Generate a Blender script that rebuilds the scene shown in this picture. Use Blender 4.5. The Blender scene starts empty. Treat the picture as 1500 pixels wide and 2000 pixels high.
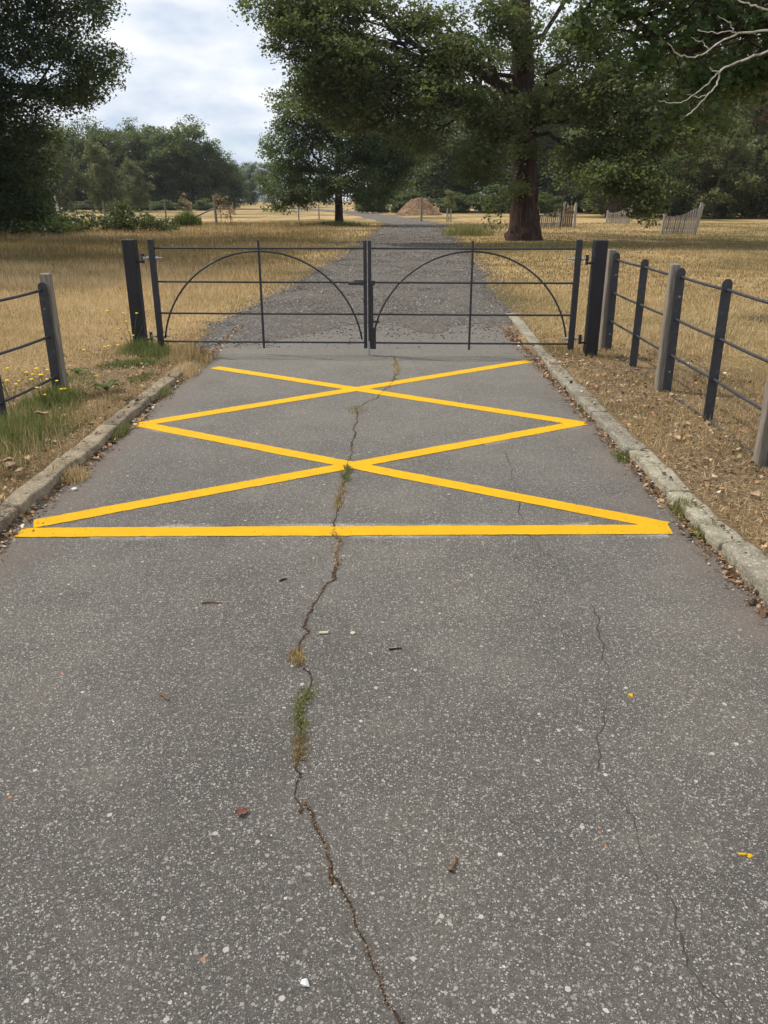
import bpy, bmesh, math, random
import numpy as np
from mathutils import Vector, Matrix, noise as mnoise

R = math.radians
sc = bpy.context.scene
col = sc.collection

# ------------------------------------------------------------------ camera
cd = bpy.data.cameras.new('camera'); cam = bpy.data.objects.new('camera', cd); col.objects.link(cam)
cam.location = (0, 0, 1.6)
cam.rotation_euler = (R(90 - 21.48), 0, 0)
cd.sensor_fit = 'VERTICAL'; cd.sensor_height = 36.0; cd.sensor_width = 27.0
cd.lens = 27.9
cd.clip_start = 0.05; cd.clip_end = 6000
sc.camera = cam

# ------------------------------------------------------------------ sky and sun
SUN_EL, SUN_AZ = 52.0, -68.0          # azimuth from +Y towards +X
w = bpy.data.worlds.new('World'); sc.world = w; w.use_nodes = True
nt = w.node_tree; nt.nodes.clear()
def N(nt, kind, **kw):
    n = nt.nodes.new(kind)
    for k, v in kw.items(): setattr(n, k, v)
    return n
out = N(nt, 'ShaderNodeOutputWorld'); bg = N(nt, 'ShaderNodeBackground')
sky = N(nt, 'ShaderNodeTexSky', sky_type='NISHITA', sun_disc=False)
sky.sun_elevation = R(SUN_EL); sky.sun_rotation = R(SUN_AZ)
sky.air_density = 1.0; sky.dust_density = 0.6; sky.ozone_density = 1.0
tc = N(nt, 'ShaderNodeTexCoord')
mp = N(nt, 'ShaderNodeMapping'); mp.inputs['Scale'].default_value = (1.0, 1.0, 2.6)
mp.inputs['Location'].default_value = (0.55, 0.3, 0.12)
n1 = N(nt, 'ShaderNodeTexNoise'); n1.inputs['Scale'].default_value = 5.5; n1.inputs['Detail'].default_value = 7; n1.inputs['Roughness'].default_value = 0.52
n2 = N(nt, 'ShaderNodeTexNoise'); n2.inputs['Scale'].default_value = 9.0; n2.inputs['Detail'].default_value = 5
cov = N(nt, 'ShaderNodeMapRange'); cov.inputs['From Min'].default_value = 0.22; cov.inputs['From Max'].default_value = 0.42
cr = N(nt, 'ShaderNodeValToRGB')
cr.color_ramp.elements[0].position = 0.34; cr.color_ramp.elements[0].color = (4.1, 4.85, 6.0, 1)
cr.color_ramp.elements[1].position = 0.62; cr.color_ramp.elements[1].color = (7.0, 7.15, 7.35, 1)
mix = N(nt, 'ShaderNodeMix', data_type='RGBA')
L = nt.links.new
L(tc.outputs['Generated'], mp.inputs['Vector']); L(mp.outputs[0], n1.inputs['Vector']); L(mp.outputs[0], n2.inputs['Vector'])
L(n1.outputs['Fac'], cov.inputs['Value']); L(n2.outputs['Fac'], cr.inputs['Fac'])
L(cov.outputs[0], mix.inputs['Factor']); L(sky.outputs[0], mix.inputs[6]); L(cr.outputs[0], mix.inputs[7])
L(mix.outputs[2], bg.inputs['Color']); bg.inputs['Strength'].default_value = 0.09
L(bg.outputs[0], out.inputs['Surface'])

sd = bpy.data.lights.new('sun', 'SUN'); sun = bpy.data.objects.new('sun', sd); col.objects.link(sun)
sd.energy = 2.35; sd.angle = R(2.5); sd.color = (1.0, 0.95, 0.86)
sv = Vector((math.sin(R(SUN_AZ)) * math.cos(R(SUN_EL)), math.cos(R(SUN_AZ)) * math.cos(R(SUN_EL)), math.sin(R(SUN_EL))))
sun.rotation_euler = sv.to_track_quat('Z', 'Y').to_euler()
sun.location = (-20, 20, 40)

vs = sc.view_settings; vs.view_transform = 'Standard'; vs.look = 'None'; vs.exposure = 0.72; vs.gamma = 1.0
vs.use_curve_mapping = False
cy = sc.cycles
cy.use_denoising = True; cy.denoiser = 'OPENIMAGEDENOISE'; cy.denoising_input_passes = 'RGB_ALBEDO_NORMAL'
cy.max_bounces = 7; cy.diffuse_bounces = 4; cy.glossy_bounces = 2; cy.transmission_bounces = 3; cy.transparent_max_bounces = 8
cy.use_adaptive_sampling = True; cy.adaptive_threshold = 0.015

rng = np.random.default_rng(7)
random.seed(7)

# ------------------------------------------------------------------ helpers
def tag(o, label=None, cat=None, group=None, kind=None):
    if label: o['label'] = label
    if cat: o['category'] = cat
    if group: o['group'] = group
    if kind: o['kind'] = kind
    return o
def empty(name, loc, label, cat, group=None, rz=0.0):
    o = bpy.data.objects.new(name, None); col.objects.link(o)
    o.location = loc; o.rotation_euler = (0, 0, rz); o.empty_display_size = 0.2
    return tag(o, label, cat, group)
def mesh_np(name, V, F, smooth=False, tint=None):
    V = np.asarray(V, np.float32); F = np.asarray(F, np.int32)
    me = bpy.data.meshes.new(name); k = F.shape[1]
    me.vertices.add(len(V)); me.vertices.foreach_set('co', V.ravel())
    me.loops.add(F.size); me.loops.foreach_set('vertex_index', F.ravel())
    me.polygons.add(len(F)); me.polygons.foreach_set('loop_start', np.arange(0, F.size, k, dtype=np.int32))
    if smooth: me.polygons.foreach_set('use_smooth', np.ones(len(F), bool))
    if tint is not None:
        a = me.attributes.new('tint', 'FLOAT', 'POINT'); a.data.foreach_set('value', np.asarray(tint, np.float32))
    me.update(calc_edges=True); me.validate()
    return me
def obj(name, me, mat, parent=None):
    o = bpy.data.objects.new(name, me); col.objects.link(o)
    if mat is not None and len(me.materials) == 0: me.materials.append(mat)
    if parent is not None: o.parent = parent
    return o
class MB:
    """collects boxes, tubes and polygons (mixed faces)"""
    def __init__(s): s.v = []; s.f = []
    def add(s, V, F):
        b = len(s.v); s.v += [tuple(p) for p in V]; s.f += [tuple(b + i for i in f) for f in F]
    def box(s, c, size, rot=None, ch=0.0):
        hx, hy, hz = [d / 2 for d in size]
        bm = bmesh.new(); bmesh.ops.create_cube(bm, size=1.0)
        for v in bm.verts: v.co = Vector((v.co.x * size[0], v.co.y * size[1], v.co.z * size[2]))
        if ch > 0: bmesh.ops.bevel(bm, geom=bm.edges[:], offset=ch, segments=1, profile=0.5, affect='EDGES')
        M = Matrix.Translation(Vector(c)) @ (rot.to_4x4() if rot is not None else Matrix.Identity(4))
        bm.verts.index_update()
        s.add([M @ v.co for v in bm.verts], [[v.index for v in f.verts] for f in bm.faces]); bm.free()
    def tube(s, P, rad, n=8, cap=True):
        V, F = tube(P, rad, n)
        b = len(s.v); s.v += [tuple(p) for p in V]; s.f += [tuple(int(b + i) for i in f) for f in F]
        if cap:
            m = len(P)
            s.f.append(tuple(b + i for i in range(n - 1, -1, -1))); s.f.append(tuple(b + (m - 1) * n + i for i in range(n)))
    def build(s, name, mat, parent=None, smooth=False):
        me = bpy.data.meshes.new(name); me.from_pydata(s.v, [], s.f)
        if smooth: me.polygons.foreach_set('use_smooth', np.ones(len(me.polygons), bool))
        me.update()
        return obj(name, me, mat, parent)
def tube(P, rad, n=8):
    P = np.asarray(P, float); m = len(P)
    rad = np.full(m, rad, float) if np.isscalar(rad) else np.asarray(rad, float)
    T = np.gradient(P, axis=0); T /= np.linalg.norm(T, axis=1)[:, None] + 1e-9
    up = np.array([0, 0, 1.0]) if abs(T[0][2]) < 0.9 else np.array([1.0, 0, 0])
    V = []
    a = np.linspace(0, 2 * np.pi, n, endpoint=False)
    u = np.cross(T[0], up); u /= np.linalg.norm(u)
    for i in range(m):
        u = u - T[i] * u.dot(T[i]); u /= np.linalg.norm(u) + 1e-9
        w_ = np.cross(T[i], u)
        V.append(P[i] + rad[i] * (np.cos(a)[:, None] * u + np.sin(a)[:, None] * w_))
    V = np.concatenate(V)
    F = []
    i = np.arange(n); j = (i + 1) % n
    for k in range(m - 1):
        F.append(np.stack([k * n + i, k * n + j, (k + 1) * n + j, (k + 1) * n + i], 1))
    return V, np.concatenate(F)
def ss(a, b, x):
    t = np.clip((x - a) / (b - a), 0, 1); return t * t * (3 - 2 * t)
def vnoise(x, y, s, seed=0):
    """cheap smooth value noise on arrays, 0..1"""
    x = np.asarray(x, float) * s + seed * 17.3; y = np.asarray(y, float) * s + seed * 5.7
    xi = np.floor(x).astype(np.int64); yi = np.floor(y).astype(np.int64); fx = x - xi; fy = y - yi
    def h(a, b):
        n = (a * 374761393 + b * 668265263 + seed * 1442695041) & 0x7fffffff
        n = ((n ^ (n >> 13)) * 1274126177) & 0x7fffffff
        return ((n ^ (n >> 16)) & 0xffff) / 65535.0
    fx = fx * fx * (3 - 2 * fx); fy = fy * fy * (3 - 2 * fy)
    return (h(xi, yi) * (1 - fx) + h(xi + 1, yi) * fx) * (1 - fy) + (h(xi, yi + 1) * (1 - fx) + h(xi + 1, yi + 1) * fx) * fy

# ------------------------------------------------------------------ materials
def mat(name):
    m = bpy.data.materials.new(name); m.use_nodes = True; nt = m.node_tree
    b = nt.nodes['Principled BSDF']; b.inputs['Roughness'].default_value = 0.85
    b.inputs['Specular IOR Level'].default_value = 0.25
    return m, nt, b
def ramp(nt, fac, stops, interp='LINEAR'):
    r = nt.nodes.new('ShaderNodeValToRGB'); e = r.color_ramp.elements; r.color_ramp.interpolation = interp
    while len(e) > 1: e.remove(e[0])
    e[0].position = stops[0][0]; e[0].color = (*stops[0][1], 1)
    for p, c in stops[1:]:
        k = e.new(p); k.color = (*c, 1)
    nt.links.new(fac, r.inputs['Fac']); return r.outputs[0]
def noise(nt, scale, detail=4, rough=0.55, vec=None, dist=0.0):
    n = nt.nodes.new('ShaderNodeTexNoise'); n.inputs['Scale'].default_value = scale; n.inputs['Detail'].default_value = detail
    n.inputs['Roughness'].default_value = rough; n.inputs['Distortion'].default_value = dist
    if vec is not None: nt.links.new(vec, n.inputs['Vector'])
    return n.outputs['Fac']
def pos(nt): return nt.nodes.new('ShaderNodeNewGeometry').outputs['Position']
def tco(nt): return nt.nodes.new('ShaderNodeTexCoord').outputs['Object']
def mixc(nt, fac, a, b, mode='MIX'):
    m = nt.nodes.new('ShaderNodeMix'); m.data_type = 'RGBA'; m.blend_type = mode
    for sk, v in ((m.inputs['Factor'], fac), (m.inputs[6], a), (m.inputs[7], b)):
        if hasattr(v, 'is_output'): nt.links.new(v, sk)
        elif isinstance(v, (int, float)): sk.default_value = v
        else: sk.default_value = (*v, 1)
    return m.outputs[2]
def math_(nt, op, a, b=None, clamp=False):
    m = nt.nodes.new('ShaderNodeMath'); m.operation = op; m.use_clamp = clamp
    for i, v in enumerate((a, b)):
        if v is None: continue
        if hasattr(v, 'is_output'): nt.links.new(v, m.inputs[i])
        else: m.inputs[i].default_value = v
    return m.outputs[0]
def mrange(nt, v, a, b, c=0.0, d=1.0):
    m = nt.nodes.new('ShaderNodeMapRange'); nt.links.new(v, m.inputs['Value'])
    for k, x in (('From Min', a), ('From Max', b), ('To Min', c), ('To Max', d)): m.inputs[k].default_value = x
    return m.outputs[0]
def bump(nt, b, h, strength=0.5, dist=0.01):
    n = nt.nodes.new('ShaderNodeBump'); n.inputs['Strength'].default_value = strength; n.inputs['Distance'].default_value = dist
    nt.links.new(h, n.inputs['Height']); nt.links.new(n.outputs[0], b.inputs['Normal'])
def voro(nt, scale, vec, feature='F1', rand=1.0):
    n = nt.nodes.new('ShaderNodeTexVoronoi'); n.feature = feature; n.inputs['Scale'].default_value = scale
    n.inputs['Randomness'].default_value = rand
    if vec is not None: nt.links.new(vec, n.inputs['Vector'])
    return n
def sepx(nt, c):
    s = nt.nodes.new('ShaderNodeSeparateColor'); nt.links.new(c, s.inputs[0]); return s.outputs
def setc(nt, b, c): nt.links.new(c, b.inputs['Base Color'])

def m_tarmac():
    m, nt, b = mat('tarmac'); p = pos(nt)
    # wobble the coordinates so the chippings are not round cells
    nn = nt.nodes.new('ShaderNodeTexNoise'); nn.inputs['Scale'].default_value = 160; nt.links.new(p, nn.inputs['Vector'])
    vm = nt.nodes.new('ShaderNodeVectorMath'); vm.operation = 'SCALE'; vm.inputs['Scale'].default_value = 0.009
    nt.links.new(nn.outputs['Color'], vm.inputs[0])
    va = nt.nodes.new('ShaderNodeVectorMath'); va.operation = 'ADD'; nt.links.new(p, va.inputs[0]); nt.links.new(vm.outputs[0], va.inputs[1])
    q = va.outputs[0]
    base = ramp(nt, noise(nt, 1.1, 6, 0.6, p), [(0.3, (0.064, 0.059, 0.055)), (0.5, (0.084, 0.078, 0.072)), (0.72, (0.112, 0.103, 0.092))])
    fine = noise(nt, 330, 3, 0.7, p)
    base = mixc(nt, 0.75, base, ramp(nt, fine, [(0.3, (0.25, 0.25, 0.26)), (0.5, (0.9, 0.9, 0.9)), (0.7, (1.9, 1.85, 1.75))]), 'MULTIPLY')
    base = mixc(nt, 0.8, base, ramp(nt, noise(nt, 75, 5, 0.8, p), [(0.3, (0.55, 0.55, 0.56)), (0.5, (1, 1, 1)), (0.7, (1.5, 1.47, 1.4))]), 'MULTIPLY')
    c = base
    hs = []
    grain = ramp(nt, noise(nt, 38, 6, 0.85, p), [(0.32, (0.62, 0.61, 0.60)), (0.5, (1.02, 1.0, 0.97)), (0.68, (1.45, 1.42, 1.36))])
    c = mixc(nt, 0.8, c, grain, 'MULTIPLY')
    for sc_, thr, rad, cols in ((280, 0.42, 0.52, [(0, (0.035, 0.033, 0.032)), (0.3, (0.13, 0.125, 0.12)), (0.7, (0.25, 0.24, 0.225)), (1, (0.46, 0.44, 0.41))]),
                                (150, 0.60, 0.46, [(0, (0.04, 0.038, 0.037)), (0.25, (0.15, 0.143, 0.135)), (0.65, (0.26, 0.247, 0.226)), (1, (0.48, 0.46, 0.43))]),
                                (80, 0.82, 0.42, [(0, (0.10, 0.096, 0.09)), (0.45, (0.26, 0.245, 0.225)), (0.85, (0.40, 0.38, 0.35)), (1, (0.58, 0.56, 0.52))]),
                                (42, 0.962, 0.30, [(0, (0.34, 0.32, 0.29)), (0.55, (0.5, 0.47, 0.42)), (0.84, (0.70, 0.68, 0.64)), (0.86, (0.42, 0.20, 0.08)), (1, (0.38, 0.16, 0.07))])):
        v = voro(nt, sc_, q); s = sepx(nt, v.outputs['Color'])
        pick = math_(nt, 'GREATER_THAN', s[0], thr)
        size = math_(nt, 'MULTIPLY_ADD', s[1], rad * 0.7); size.node.inputs[2].default_value = rad * 0.4
        inside = math_(nt, 'LESS_THAN', v.outputs['Distance'], size)
        k = math_(nt, 'MULTIPLY', pick, inside)
        c = mixc(nt, k, c, ramp(nt, s[2], cols)); hs.append(k)
    # slow stains, and the silty pale edge strips
    st = noise(nt, 0.45, 5, 0.6, p)
    c = mixc(nt, 1.0, c, ramp(nt, st, [(0.3, (0.83, 0.83, 0.85)), (0.5, (1, 1, 1)), (0.7, (1.16, 1.13, 1.08))]), 'MULTIPLY')
    sp = nt.nodes.new('ShaderNodeSeparateXYZ'); nt.links.new(p, sp.inputs[0])
    wob = mrange(nt, noise(nt, 2.2, 5, 0.6, p), 0.3, 0.7, -0.22, 0.22)
    xx = math_(nt, 'ADD', sp.outputs[0], wob)
    dl = mrange(nt, xx, -1.88, -1.60, 1, 0); dr = mrange(nt, xx, 1.30, 1.60, 0, 1)
    edge = math_(nt, 'MULTIPLY', math_(nt, 'MAXIMUM', dl, dr, True), 0.6)
    c = mixc(nt, edge, c, (0.13, 0.10, 0.085))
    dust = mrange(nt, math_(nt, 'ADD', sp.outputs[1], math_(nt, 'MULTIPLY', wob, 6.0)), 2.0, 8.5, 0.0, 0.36)
    c = mixc(nt, dust, c, (0.195, 0.182, 0.156))
    far = mrange(nt, math_(nt, 'ADD', sp.outputs[1], wob), 9.0, 11.0)
    c = mixc(nt, math_(nt, 'MULTIPLY', far, 0.72, True), c, ramp(nt, noise(nt, 42, 5, 0.8, p), [(0.3, (0.055, 0.049, 0.045)), (0.5, (0.105, 0.094, 0.085)), (0.7, (0.19, 0.168, 0.148))]))
    c = mixc(nt, 1.0, c, (1.56, 1.52, 1.46), 'MULTIPLY')
    pat = math_(nt, 'MULTIPLY', mrange(nt, noise(nt, 1.9, 4, 0.55, p), 0.60, 0.74), mrange(nt, noise(nt, 95, 4, 0.8, p), 0.36, 0.66))
    c = mixc(nt, math_(nt, 'MULTIPLY', pat, 0.55), c, (0.33, 0.30, 0.24))
    drk = mrange(nt, noise(nt, 0.8, 5, 0.65, p, 1.0), 0.58, 0.72, 0.0, 0.18)
    c = mixc(nt, drk, c, (0.055, 0.05, 0.047))
    setc(nt, b, c)
    h = math_(nt, 'ADD', math_(nt, 'MULTIPLY', hs[0], 0.5), math_(nt, 'ADD', hs[1], math_(nt, 'MULTIPLY', fine, 1.4)))
    bump(nt, b, math_(nt, 'ADD', h, math_(nt, 'MULTIPLY', noise(nt, 75, 5, 0.8, p), 2.0)), 0.8, 0.006); b.inputs['Roughness'].default_value = 0.8; b.inputs['Specular IOR Level'].default_value = 0.35
    return m
def m_paint():
    m, nt, b = mat('yellow_paint'); p = pos(nt)
    c = ramp(nt, noise(nt, 6, 5, 0.6, p), [(0.3, (0.82, 0.43, 0.0)), (0.7, (0.89, 0.50, 0.001))])
    sp = voro(nt, 60, p); s = sepx(nt, sp.outputs['Color'])
    k = math_(nt, 'MULTIPLY', math_(nt, 'GREATER_THAN', s[0], 0.965), math_(nt, 'LESS_THAN', sp.outputs['Distance'], 0.25))
    c = mixc(nt, k, c, (0.22, 0.12, 0.03))
    c = mixc(nt, mrange(nt, noise(nt, 140, 5, 0.8, p), 0.64, 0.76, 0.0, 0.25), c, (0.50, 0.26, 0.01))
    setc(nt, b, c); bump(nt, b, math_(nt, 'ADD', noise(nt, 210, 3, 0.7, p), math_(nt, 'MULTIPLY', noise(nt, 75, 5, 0.8, p), 2.0)), 0.9, 0.007); b.inputs['Roughness'].default_value = 0.6
    return m
def m_residue():
    m, nt, b = mat('white_bead_residue'); p = pos(nt)
    b.inputs['Base Color'].default_value = (0.62, 0.60, 0.56, 1)
    f = math_(nt, 'MULTIPLY', mrange(nt, noise(nt, 1.7, 4, 0.6, p), 0.44, 0.66), mrange(nt, noise(nt, 120, 4, 0.75, p), 0.42, 0.60))
    at = nt.nodes.new('ShaderNodeAttribute'); at.attribute_name = 'tint'
    f = math_(nt, 'MULTIPLY', f, at.outputs['Fac'], True)
    nt.links.new(f, b.inputs['Alpha']); return m
def m_simple(name, stops, scale, rough=0.85, bs=0.4, bd=0.01, det=5, stretch=None, spec=0.25, metal=0.0, bscale=None):
    m, nt, b = mat(name); p = tco(nt)
    if stretch:
        mp = nt.nodes.new('ShaderNodeMapping'); mp.inputs['Scale'].default_value = stretch; nt.links.new(p, mp.inputs['Vector']); p = mp.outputs[0]
    f = noise(nt, scale, det, 0.6, p); setc(nt, b, ramp(nt, f, stops))
    bump(nt, b, noise(nt, bscale or scale * 2, 4, 0.65, p), bs, bd)
    b.inputs['Roughness'].default_value = rough; b.inputs['Specular IOR Level'].default_value = spec; b.inputs['Metallic'].default_value = metal
    return m
def m_kerb(name='kerb_stone', dark=(1, 1, 1), moss=0.55):
    m, nt, b = mat(name); p = pos(nt)
    c = ramp(nt, noise(nt, 9, 6, 0.65, p), [(0.28, (0.17, 0.15, 0.11)), (0.48, (0.31, 0.28, 0.21)), (0.7, (0.43, 0.40, 0.31))])
    oi = nt.nodes.new('ShaderNodeObjectInfo')
    c = mixc(nt, 1.0, c, ramp(nt, oi.outputs['Random'], [(0, (0.62, 0.60, 0.60)), (0.5, (0.8, 0.78, 0.75)), (1, (0.98, 0.95, 0.89))]), 'MULTIPLY')
    v = voro(nt, 130, p); s = sepx(nt, v.outputs['Color'])
    c = mixc(nt, math_(nt, 'MULTIPLY', math_(nt, 'GREATER_THAN', s[0], 0.7), 0.55), c, ramp(nt, s[1], [(0, (0.10, 0.09, 0.07)), (0.6, (0.4, 0.37, 0.3)), (1, (0.6, 0.57, 0.48))]))
    c = mixc(nt, 1.0, c, dark, 'MULTIPLY')
    ly = mrange(nt, noise(nt, 5, 5, 0.7, p), moss, moss + 0.07)
    c = mixc(nt, math_(nt, 'MULTIPLY', ly, mrange(nt, noise(nt, 70, 3, 0.7, p), 0.4, 0.6)), c, (0.11, 0.095, 0.065))
    # grooved, pitted patches
    setc(nt, b, c); bump(nt, b, math_(nt, 'ADD', noise(nt, 60, 5, 0.7, p), math_(nt, 'MULTIPLY', noise(nt, 12, 3, 0.5, p), 2.0)), 0.7, 0.012)
    b.inputs['Roughness'].default_value = 0.95; return m
def m_field():
    m, nt, b = mat('field_soil'); p = pos(nt)
    straw = ramp(nt, noise(nt, 30, 6, 0.75, p), [(0.3, (0.22, 0.145, 0.07)), (0.5, (0.40, 0.275, 0.13)), (0.7, (0.56, 0.41, 0.215))])
    soil = ramp(nt, noise(nt, 55, 6, 0.75, p), [(0.3, (0.085, 0.055, 0.036)), (0.5, (0.19, 0.128, 0.082)), (0.72, (0.36, 0.26, 0.17))])
    green = ramp(nt, noise(nt, 20, 6, 0.7, p), [(0.3, (0.065, 0.065, 0.02)), (0.7, (0.17, 0.135, 0.05))])
    sp = nt.nodes.new('ShaderNodeSeparateXYZ'); nt.links.new(p, sp.inputs[0])
    big = noise(nt, 0.10, 5, 0.6, p)
    c = mixc(nt, mrange(nt, big, 0.45, 0.62), straw, green)
    mow = nt.nodes.new('ShaderNodeTexWave'); mow.inputs['Scale'].default_value = 0.16; mow.inputs['Distortion'].default_value = 3; mow.bands_direction = 'X'
    nt.links.new(p, mow.inputs['Vector'])
    c = mixc(nt, 0.25, c, ramp(nt, mow.outputs['Fac'], [(0, (0.75, 0.75, 0.75)), (1, (1.25, 1.2, 1.1))]), 'MULTIPLY')
    wob = mrange(nt, noise(nt, 0.9, 5, 0.6, p), 0.3, 0.7, -1.2, 1.2)
    # trodden verge beside the drive
    yy = math_(nt, 'ADD', sp.outputs[1], wob)
    near = mrange(nt, yy, 8.2, 10.2, 1, 0)
    xr = mrange(nt, math_(nt, 'ADD', math_(nt, 'ABSOLUTE', sp.outputs[0]), math_(nt, 'MULTIPLY', wob, 0.35)), 3.0, 3.9, 1, 0)
    c = mixc(nt, math_(nt, 'MULTIPLY', math_(nt, 'MULTIPLY', near, xr), 0.85, True), c, soil)
    setc(nt, b, c); bump(nt, b, noise(nt, 40, 6, 0.8, p), 0.8, 0.03); b.inputs['Roughness'].default_value = 0.95
    b.inputs['Specular IOR Level'].default_value = 0.1
    return m
def m_gravel():
    m, nt, b = mat('gravel'); p = pos(nt)
    v = voro(nt, 40, p); s = sepx(nt, v.outputs['Color'])
    c = ramp(nt, s[0], [(0, (0.07, 0.063, 0.058)), (0.5, (0.145, 0.13, 0.118)), (0.8, (0.22, 0.196, 0.172)), (0.93, (0.33, 0.295, 0.25)), (1, (0.48, 0.44, 0.38))])
    c = mixc(nt, mrange(nt, noise(nt, 1.3, 5, 0.65, p), 0.42, 0.62, 0, 0.45), c, (0.20, 0.155, 0.115))
    c = mixc(nt, mrange(nt, noise(nt, 90, 4, 0.8, p), 0.3, 0.7, 0.0, 0.4), c, (0.06, 0.054, 0.048))
    setc(nt, b, c); bump(nt, b, math_(nt, 'SUBTRACT', noise(nt, 60, 5, 0.8, p), v.outputs['Distance']), 0.9, 0.03)
    b.inputs['Roughness'].default_value = 0.9; return m
def m_bits(name, stops, rough=0.85, trans=0.0):
    """small loose pieces: colour by piece"""
    m, nt, b = mat(name); g = nt.nodes.new('ShaderNodeNewGeometry')
    setc(nt, b, ramp(nt, g.outputs['Random Per Island'], stops)); b.inputs['Roughness'].default_value = rough
    b.inputs['Specular IOR Level'].default_value = 0.15
    return m
def m_leaf(name, stops, trans=0.35, tcol=(0.20, 0.26, 0.05), gloss=0.3, rough=0.45):
    m, nt, b = mat(name)
    a = nt.nodes.new('ShaderNodeAttribute'); a.attribute_name = 'tint'
    g = nt.nodes.new('ShaderNodeNewGeometry')
    f = math_(nt, 'ADD', math_(nt, 'MULTIPLY', a.outputs['Fac'], 0.72), math_(nt, 'MULTIPLY', g.outputs['Random Per Island'], 0.28), True)
    c = ramp(nt, f, stops); setc(nt, b, c)
    b.inputs['Roughness'].default_value = rough; b.inputs['Specular IOR Level'].default_value = gloss
    t = nt.nodes.new('ShaderNodeBsdfTranslucent'); nt.links.new(mixc(nt, 0.6, c, tcol), t.inputs['Color'])
    mx = nt.nodes.new('ShaderNodeMixShader'); mx.inputs[0].default_value = trans
    o = nt.nodes['Material Output']
    nt.links.new(b.outputs[0], mx.inputs[1]); nt.links.new(t.outputs[0], mx.inputs[2]); nt.links.new(mx.outputs[0], o.inputs['Surface'])
    return m

M = {}
M['tarmac'] = m_tarmac(); M['paint'] = m_paint(); M['residue'] = m_residue(); M['kerb'] = m_kerb(); M['kerb_mossy'] = m_kerb('mossy_kerb_stone', (0.88, 0.80, 0.74), 0.50)
M['field'] = m_field(); M['gravel'] = m_gravel()
M['crack'] = m_simple('crack_dirt', [(0.3, (0.018, 0.014, 0.012)), (0.55, (0.05, 0.034, 0.025)), (0.75, (0.17, 0.10, 0.055))], 60, 0.95, 0.8, 0.01)
M['hairline'] = m_simple('hairline_crack', [(0.3, (0.035, 0.032, 0.030)), (0.7, (0.075, 0.068, 0.062))], 60, 0.95, 0.6, 0.006)
M['black_wood'] = m_simple('black_painted_timber', [(0.3, (0.0085, 0.0085, 0.011)), (0.7, (0.020, 0.020, 0.025))], 5, 0.55, 0.35, 0.004, stretch=(14, 14, 1), spec=0.35)
M['black'] = m_simple('black_painted_iron', [(0.3, (0.016, 0.016, 0.020)), (0.62, (0.028, 0.028, 0.034)), (0.72, (0.055, 0.045, 0.042)), (0.82, (0.12, 0.065, 0.04))], 26, 0.5, 0.25, 0.002, spec=0.45)
M['fence_iron'] = m_simple('dull_fence_iron', [(0.3, (0.022, 0.023, 0.028)), (0.6, (0.038, 0.039, 0.046)), (0.70, (0.075, 0.068, 0.066)), (0.80, (0.14, 0.085, 0.055))], 22, 0.55, 0.25, 0.002, spec=0.45)
M['zinc'] = m_simple('galvanised_steel', [(0.3, (0.30, 0.31, 0.32)), (0.7, (0.5, 0.51, 0.52))], 40, 0.42, 0.2, 0.002, metal=0.8, spec=0.5)
M['wood'] = m_simple('weathered_timber', [(0.25, (0.105, 0.088, 0.070)), (0.5, (0.225, 0.197, 0.16)), (0.75, (0.36, 0.32, 0.265))], 6, 0.9, 0.7, 0.006, stretch=(12, 12, 0.7))
M['pale'] = m_simple('silvered_cleft_oak', [(0.25, (0.17, 0.15, 0.13)), (0.5, (0.34, 0.30, 0.26)), (0.75, (0.50, 0.455, 0.40))], 4, 0.9, 0.5, 0.01, stretch=(6, 6, 0.6))
M['brown_wood'] = m_simple('brown_timber', [(0.25, (0.10, 0.065, 0.045)), (0.75, (0.24, 0.17, 0.12))], 4, 0.9, 0.5, 0.01, stretch=(6, 6, 0.6))
M['bark'] = m_simple('oak_bark', [(0.28, (0.020, 0.012, 0.010)), (0.5, (0.062, 0.038, 0.029)), (0.75, (0.118, 0.076, 0.058))], 3.2, 0.95, 1.0, 0.08, det=6, stretch=(3.2, 3.2, 0.55), bscale=4.5)
M['bark_pale'] = m_simple('pale_bark', [(0.3, (0.11, 0.095, 0.075)), (0.7, (0.27, 0.24, 0.20))], 6, 0.95, 0.6, 0.02)
M['dead'] = m_simple('lichened_dead_wood', [(0.3, (0.20, 0.17, 0.14)), (0.5, (0.42, 0.38, 0.32)), (0.62, (0.55, 0.52, 0.46)), (0.70, (0.46, 0.30, 0.07))], 14, 0.95, 0.4, 0.006)
M['oak_leaf'] = m_leaf('oak_leaves', [(0.0, (0.042, 0.058, 0.026)), (0.35, (0.096, 0.118, 0.048)), (0.7, (0.155, 0.168, 0.074)), (1.0, (0.22, 0.205, 0.095))], 0.46)
M['dark_leaf'] = m_leaf('dark_oak_leaves', [(0.0, (0.030, 0.048, 0.031)), (0.4, (0.062, 0.095, 0.052)), (0.75, (0.105, 0.138, 0.068)), (1.0, (0.165, 0.178, 0.078))], 0.45)
M['maple_leaf'] = m_leaf('maple_leaves', [(0.0, (0.020, 0.038, 0.014)), (0.5, (0.048, 0.082, 0.024)), (0.85, (0.10, 0.14, 0.04)), (1.0, (0.18, 0.21, 0.06))], 0.4)
M['olive_leaf'] = m_leaf('olive_leaves', [(0.0, (0.075, 0.08, 0.038)), (0.5, (0.145, 0.148, 0.072)), (1.0, (0.24, 0.22, 0.115))], 0.48)
M['far_leaf'] = m_leaf('wood_leaves', [(0.0, (0.040, 0.056, 0.027)), (0.5, (0.088, 0.112, 0.049)), (1.0, (0.165, 0.172, 0.075))], 0.45)
M['bramble_leaf'] = m_leaf('bramble_leaves', [(0.0, (0.016, 0.026, 0.010)), (0.6, (0.045, 0.066, 0.020)), (1.0, (0.13, 0.10, 0.045))])
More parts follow.
